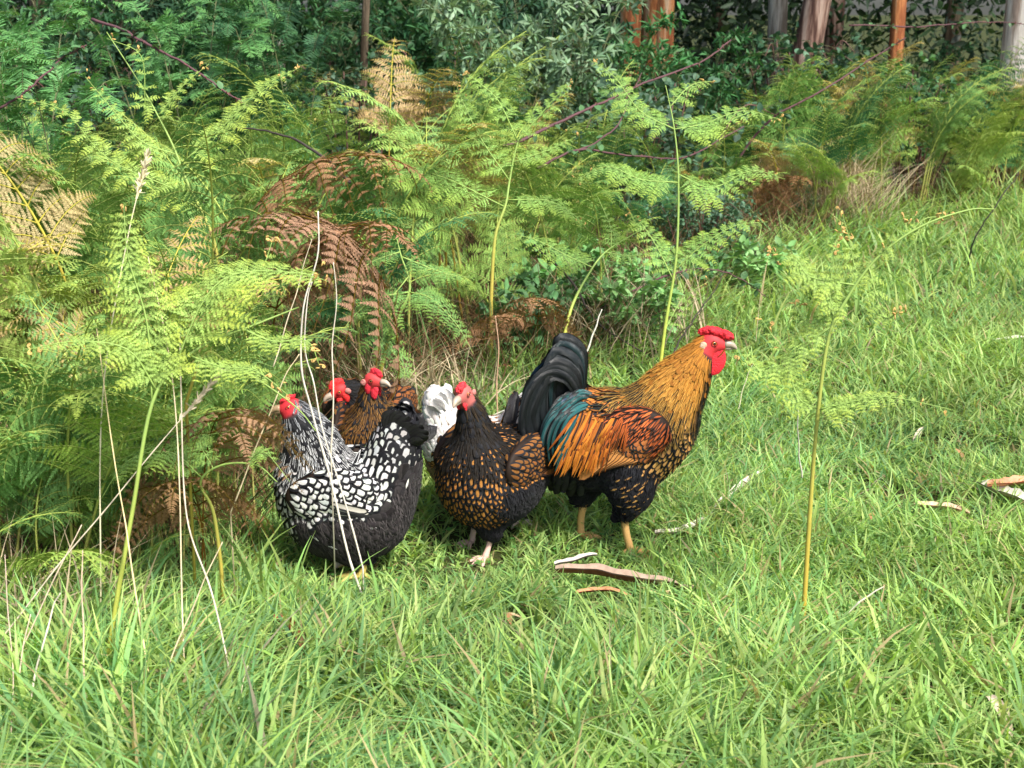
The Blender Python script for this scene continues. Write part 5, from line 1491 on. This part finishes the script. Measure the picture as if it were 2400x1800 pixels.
# ------------------------------------------------------------------ forest
def bark_mat(name, c1, c2, c3, sc=3.0):
    m, nt, out = new_mat(name)
    tc = nd(nt, "ShaderNodeTexCoord"); mp = nd(nt, "ShaderNodeMapping"); mp.inputs["Scale"].default_value = (9, 9, .9)
    nt.links.new(tc.outputs["Object"], mp.inputs[0])
    n1 = noise(nt, sc * .5, 5, mp.outputs[0]); n2 = noise(nt, sc * 3, 6, mp.outputs[0], .7)
    r = nd(nt, "ShaderNodeValToRGB"); nt.links.new(n1, r.inputs[0])
    r.color_ramp.elements[0].position = .42; r.color_ramp.elements[0].color = (*c1, 1)
    r.color_ramp.elements[1].position = .57; r.color_ramp.elements[1].color = (*c3, 1)
    e = r.color_ramp.elements.new(.5); e.color = (*c2, 1)
    k = mathn(nt, 'ADD', mathn(nt, 'MULTIPLY', n2, .9), .5)
    cc = nd(nt, "ShaderNodeCombineColor")
    for i in range(3): nt.links.new(k, cc.inputs[i])
    c = mixc(nt, 1.0, r.outputs[0], cc.outputs[0], 'MULTIPLY')
    p = nd(nt, "ShaderNodeBsdfPrincipled"); p.inputs["Roughness"].default_value = .85; p.inputs["Specular IOR Level"].default_value = .2
    nt.links.new(c, p.inputs["Base Color"])
    bp = nd(nt, "ShaderNodeBump"); bp.inputs["Strength"].default_value = .9; bp.inputs["Distance"].default_value = .02
    nt.links.new(n2, bp.inputs["Height"]); nt.links.new(bp.outputs[0], p.inputs["Normal"]); nt.links.new(p.outputs[0], out.inputs[0])
    return m
M_BARKS = plain_mat("fallen_bark", .75, .25, 12, .6, .003, .35, stretch=(6, 6, 6))
BK = {'orange': bark_mat("orange_bark", (.30, .10, .04), (.55, .22, .08), (.66, .45, .28)), 'grey': bark_mat("grey_bark", (.16, .13, .10), (.34, .31, .26), (.44, .41, .35)),
      'brown': bark_mat("brown_bark", (.08, .04, .03), (.26, .16, .12), (.40, .29, .23)), 'pale': bark_mat("pale_bark", (.36, .27, .22), (.58, .50, .43), (.70, .64, .57)),
      'dark': bark_mat("dark_bark", (.05, .035, .02), (.12, .09, .06), (.18, .14, .09))}  # on the deep trunks this darker bark colour stands in for forest shade

def crown_mesh(seed, R=2.0, n=2600, leaf=.17):
    global RNG
    keep = RNG; RNG = np.random.default_rng(seed)
    mb = MB(); cl = 26
    cc = nz(RNG.normal(0, 1, (cl, 3))) * (RNG.random((cl, 1)) ** .4) * np.array([R, R, R * .6])
    k = RNG.integers(0, cl, n); P = cc[k] + RNG.normal(0, R * .17, (n, 3))
    D = nz(RNG.normal(0, 1, (n, 3)) + np.array([0, 0, -.7])); Y_ = nz(np.cross(D, RNG.normal(0, 1, (n, 3))))
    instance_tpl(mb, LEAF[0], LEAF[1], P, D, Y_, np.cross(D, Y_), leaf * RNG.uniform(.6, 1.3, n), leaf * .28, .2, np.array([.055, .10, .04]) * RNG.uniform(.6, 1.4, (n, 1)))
    RNG = keep
    return mb.mesh("crown", M_SHRUB, smooth=False)
CROWNS = [crown_mesh(700 + i) for i in range(3)]

def tree(px, Y, r, kind, label, lean=(0, 0), h=9.0, crown=1.0, branches=True, group="forest trees", taper=.35):
    x = (px - 1200) / FPX * Y; z = float(gz(x, Y))
    rt = empty("tree", (x, Y, z)); tag(rt, label, "tree", group)
    mb = MB()
    t = np.linspace(0, 1, 26)
    C = np.stack([lean[0] * h * t + .05 * np.sin(t * 5 + px), lean[1] * h * t + .04 * np.cos(t * 4), h * t - .15], -1)
    tube(mb, C, r * (1 - (1 - taper) * t) * (1 + .25 * np.exp(-t * 30)), 18)
    V = mb.V[0]; a = np.arctan2(V[:, 1] - np.repeat(C[:, 1], 18), V[:, 0] - np.repeat(C[:, 0], 18))
    mb.V[0] = V + (np.stack([np.cos(a), np.sin(a), 0 * a], -1) * (r * .05 * (np.sin(3 * a + px) + .6 * np.sin(7 * a + V[:, 2] * 2)))[:, None])
    mb.build("trunk", BK[kind], rt)
    if crown:
        if branches:
            bm = MB()
            for k in range(5):
                aa = random.uniform(0, 6.28); o = C[15 + 2 * k % 11]
                tube(bm, smooth_path([o, o + [.5 * math.cos(aa), .5 * math.sin(aa), .6], o + [1.3 * math.cos(aa), 1.3 * math.sin(aa), 1.1]], 8), np.linspace(r * .35, r * .08, 8), 7)
            bm.build("limbs", BK[kind], rt)
        c = bpy.data.objects.new("crown", random.choice(CROWNS)); COL.objects.link(c); c.parent = rt
        c.location = tuple(C[-1] + [0, 0, .5]); c.scale = (crown, crown, crown * 1.1); c.rotation_euler = (0, 0, random.uniform(0, 6))
    return rt

def forest():
    tree(1458, 13.0, .105, 'orange', "slim orange-barked trunk, left of the orange cluster", h=7.5, crown=1.0)
    tree(1520, 13.3, .12, 'orange', "broad orange-barked trunk in the middle of the orange cluster", h=7.8, crown=1.1)
    tree(1562, 12.9, .085, 'orange', "narrow orange trunk with pale edge, right of the orange cluster", h=7.4, crown=1.0)
    tree(1792, 11.6, .085, 'grey', "straight grey-green trunk beside the leaning brown trunk", h=7.5, crown=1.0)
    tree(1822, 11.2, .12, 'brown', "thick brown trunk leaning right beside the grey trunk", lean=(.13, 0), h=8, crown=1.1)
    tree(2062, 11.8, .065, 'orange', "thin tree with orange streak and white bark, alone on the right", lean=(.01, 0), h=7, crown=.9)
    tree(2385, 11.2, .19, 'pale', "thick pale pinkish trunk at the right edge of the photo", h=9, crown=1.2)
    tree(858, 9.6, .030, 'dark', "thin brown sapling trunk rising left of the top centre", lean=(.05, 0), h=4.2, crown=.35, taper=.5)
    tree(688, 10.5, .03, 'grey', "thin grey-green sapling trunk behind the wattles", h=4, crown=.4)
    k = 0
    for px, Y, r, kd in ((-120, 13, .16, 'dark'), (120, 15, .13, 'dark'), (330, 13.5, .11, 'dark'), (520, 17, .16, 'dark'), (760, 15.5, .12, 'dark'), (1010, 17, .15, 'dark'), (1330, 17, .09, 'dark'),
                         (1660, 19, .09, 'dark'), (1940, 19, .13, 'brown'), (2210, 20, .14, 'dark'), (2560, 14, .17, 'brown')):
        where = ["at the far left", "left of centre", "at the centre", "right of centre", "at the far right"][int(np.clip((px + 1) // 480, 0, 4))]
        tree(px, Y, r, kd, f"dark shaded trunk deep in the forest {where}", h=random.uniform(7, 9), crown=1.7, group="shaded trees deep in the forest")  # crowns out of view, enlarged to throw shade on the forest
    # far wood: leaf masses from ground to canopy, closing the view
    mb = MB(); n = 120000
    cl = 420
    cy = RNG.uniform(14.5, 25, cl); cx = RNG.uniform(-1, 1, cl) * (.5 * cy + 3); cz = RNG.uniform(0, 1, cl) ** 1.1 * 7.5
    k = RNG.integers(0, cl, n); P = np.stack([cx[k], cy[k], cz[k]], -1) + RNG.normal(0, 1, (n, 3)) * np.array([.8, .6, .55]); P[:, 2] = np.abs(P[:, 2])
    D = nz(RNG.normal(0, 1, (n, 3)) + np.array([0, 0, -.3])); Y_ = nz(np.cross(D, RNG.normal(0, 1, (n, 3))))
    base = np.array([[.025, .055, .022], [.04, .08, .03], [.022, .04, .022]])[RNG.integers(0, 3, n)]  # very dark leaf colours, with the shade between the trees painted in
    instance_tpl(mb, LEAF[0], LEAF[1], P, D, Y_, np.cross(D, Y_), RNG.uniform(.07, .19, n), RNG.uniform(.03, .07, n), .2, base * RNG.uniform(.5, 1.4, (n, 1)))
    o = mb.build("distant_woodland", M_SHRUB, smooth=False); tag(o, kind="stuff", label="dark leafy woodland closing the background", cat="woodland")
    # low ferny ground cover in the shade
    mb = MB(); n = 9000
    y = RNG.uniform(10.5, 17, n); x = RNG.uniform(-1, 1, n) * (.42 * y + .6); kk = (x < xE(y)) | (y > 11.3); x, y = x[kk], y[kk]; n = len(x)
    P = np.stack([x, y, RNG.uniform(0, .45, n)], -1)
    D = nz(RNG.normal(0, 1, (n, 3)) * [1, 1, .5]); Y_ = nz(np.cross(np.array([0, -.3, 1.0]) + RNG.normal(0, .3, (n, 3)), D))
    instance_tpl(mb, LEAF[0], LEAF[1], P, D, Y_, np.cross(D, Y_), RNG.uniform(.06, .16, n), RNG.uniform(.03, .06, n), .2, np.array([.05, .11, .045]) * RNG.uniform(.4, 1.4, (n, 1)))
    o = mb.build("forest_undergrowth", M_SHRUB, smooth=False); tag(o, kind="stuff", label="low leafy ground cover under the trees", cat="ground cover")
# ------------------------------------------------------------------ build
import time
_t = time.time()
def lap(s):
    global _t
    print("LAP", s, round(time.time() - _t, 1)); _t = time.time()
forest(); lap("forest")
make_grass(); lap("grass")
bank_floor(); lap("floor")
plant_bank(); lap("ferns")
undergrowth(); lap("undergrowth")
debris_and_canes(); lap("debris")
for b in ALLB: make_bird(b)
lap("birds")

# bracken that stands out by itself
def br(a, tips, dy=0.0, n=12, w=.28, curl=.3): return (a, tips, dy, n, w, curl)
hero_fern([(1882, 1465), (1895, 1250), (1912, 1020), (1940, 800), (1985, 700), (2060, 600), (2160, 530), (2270, 492), (2330, 490)], 2.93, 3.0,
          [br(.30, [(1870, 930), (1835, 830), (1780, 740)], .10, 14, .26), br(.30, [(1985, 945), (2080, 930), (2230, 960)], -.12, 16, .22, .6),
           br(.42, [(1800, 870), (1740, 815)], .06, 10, .3, .6), br(.47, [(1945, 700), (1955, 600), (1975, 520)], .05, 12, .24), br(.52, [(1900, 760), (1850, 690)], .1, 10, .28), br(.55, [(1900, 650), (1865, 610), (1800, 590)], .12, 12, .3),
           br(.60, [(2070, 740), (2110, 730)], -.06, 8, .34, .6), br(.63, [(2010, 640), (1990, 560), (1975, 505)], .04, 12, .25), br(.68, [(2070, 590), (2110, 520), (2130, 505)], -.02, 10, .25), br(.78, [(2140, 540), (2170, 512), (2220, 508)], .03, 9, .22)],
          "tall solitary green bracken with orange curled tips standing in the grass right of the rooster", scol0=(.48, .33, .05), rad=.0052, col='yellow')
hero_fern([(232, 1720), (262, 1480), (310, 1200), (362, 930), (460, 820), (600, 760), (700, 720)], 2.5, 2.75,
          [br(.50, [(345, 760), (300, 600), (290, 480)], .1, 18, .28), br(.52, [(300, 820), (180, 800), (60, 820)], -.05, 16, .25, .6), br(.60, [(480, 700), (560, 640), (700, 640), (770, 660)], .1, 18, .26, .5),
           br(.66, [(520, 860), (600, 870), (680, 930)], -.05, 13, .25, .6), br(.75, [(560, 700), (610, 640), (640, 560)], .1, 13, .28), br(.82, [(640, 800), (720, 800), (750, 860)], 0, 12, .25)],
          "tall near bracken with thick yellow-green stem rising through the left foreground", scol0=(.42, .36, .04), rad=.0055, seed=8, col='yellow')
hero_fern([(1545, 880), (1560, 760), (1585, 600), (1590, 420), (1580, 300), (1560, 200)], 4.75, 5.0,
          [br(.35, [(1540, 580), (1500, 520), (1470, 500)], .1, 12, .3), br(.36, [(1640, 580), (1720, 530), (1800, 520)], .0, 14, .28), br(.62, [(1670, 440), (1760, 400), (1840, 420)], .05, 14, .28), br(.6, [(1500, 420), (1420, 390), (1340, 430)], 0, 14, .28),
           br(.8, [(1650, 290), (1740, 260), (1830, 280)], .1, 13, .28), br(.8, [(1500, 260), (1440, 180), (1380, 140)], .1, 14, .26), br(.9, [(1620, 200), (1680, 190)], .1, 10, .3), br(.2, [(1600, 700), (1660, 660)], .1, 8, .25)],
          "tall green bracken with long bare yellow-green stem behind the rooster's back", scol0=(.40, .42, .05), rad=.0065, seed=12)
hero_fern([(1320, 800), (1340, 720), (1375, 650), (1420, 590), (1500, 540)], 5.0, 5.3,
          [br(.6, [(1330, 600), (1250, 560), (1160, 545)], .1, 14, .26), br(.75, [(1480, 600), (1540, 590)], 0, 9, .28), br(.8, [(1430, 530), (1400, 460)], .1, 10, .28)],
          "small leaning green bracken rising straight above the rooster's tail", scol0=(.40, .40, .05), rad=.007, seed=15, curls=False)
hero_fern([(520, 1340), (500, 1200), (470, 1130), (520, 1090), (600, 1090), (650, 1130)], 2.85, 2.8,
          [br(.45, [(400, 1060), (300, 1080), (230, 1180)], -.05, 15, .24, .8), br(.55, [(470, 1030), (540, 1010)], .1, 9, .3), br(.75, [(620, 1060), (680, 1130)], -.03, 9, .28)],
          "arching light green bracken touching the breast of the black and white hen", rad=.004, seed=18, curls=False)
hero_fern([(430, 960), (480, 830), (540, 855), (620, 900), (700, 960), (740, 1010)], 2.9, 2.8,
          [br(.4, [(520, 900), (560, 950)], -.03, 9, .3, .6), br(.5, [(600, 850), (640, 860)], .05, 9, .3)],
          "bright bracken tip hanging over the back of the black and white hen's head", rad=.003, seed=21, col='fresh', curls=False)
hero_fern([(890, 880), (915, 780), (960, 680), (940, 600), (930, 560)], 4.15, 4.25,
          [br(.5, [(1010, 700), (1070, 760), (1110, 830)], -.15, 16, .26, .5), br(.5, [(880, 700), (830, 740), (800, 780)], -.15, 13, .26, .5), br(.6, [(880, 760), (940, 850), (950, 890)], -.22, 13, .26, .6), br(.75, [(1040, 640), (1100, 650)], 0, 11, .28), br(.8, [(880, 610), (830, 640)], -.1, 10, .28)],
          "deep green bracken fan hanging just above the red-faced hens", rad=.006, seed=24, col='mid', curls=False)
hero_fern([(1150, 720), (1160, 560), (1185, 480), (1195, 420), (1215, 330), (1260, 240)], 5.2, 5.4,
          [br(.4, [(1050, 420), (960, 400), (880, 430)], .1, 15, .26), br(.45, [(1280, 470), (1340, 500), (1380, 540)], 0, 13, .26), br(.6, [(1130, 330), (1090, 250), (1070, 200)], .1, 13, .28), br(.7, [(1290, 350), (1350, 320)], 0, 10, .3), br(.8, [(1300, 230), (1340, 190)], 0, 10, .28), br(.8, [(1170, 240), (1130, 200), (1090, 170)], 0, 10, .28)],
          "bracken with pale yellow stem at the centre of the bank", rad=.007, seed=27)
hero_fern([(520, 700), (500, 560), (440, 430), (400, 330), (330, 200), (250, 75)], 4.3, 4.5,
          [br(.5, [(540, 280), (620, 200), (700, 160)], .0, 13, .24), br(.55, [(330, 330), (250, 240), (200, 180)], 0, 13, .2, .6), br(.7, [(430, 200), (490, 150)], 0, 9, .26), br(.75, [(340, 240), (330, 130), (250, 90)], .0, 11, .22), br(.35, [(400, 440), (250, 370), (150, 260), (40, 230)], -.2, 16, .2)],
          "sparse tall yellow-green bracken with curling tips at the upper left", rad=.006, seed=30, col='yellow')
lap("heroes")

# tell look-alikes apart by their order from left to right
def screen_x(o):
    p = o.matrix_basis.translation
    return p.x / max(p.y, .5)
same = {}
for o in list(SC.objects):
    if o.parent is None and "label" in o and o.get("kind") is None: same.setdefault(o["label"], []).append(o)
ORD = ["leftmost", "second from left", "third from left", "fourth from left", "fifth from left", "sixth from left", "seventh from left", "eighth from left"]
for lab, os_ in same.items():
    if 1 < len(os_) <= 8 and len(lab.split()) <= (15 if len(os_) == 2 else 13):
        os_.sort(key=screen_x)
        for k, o in enumerate(os_):
            o["label"] = lab + ", " + ("rightmost" if k == len(os_) - 1 else ORD[k])
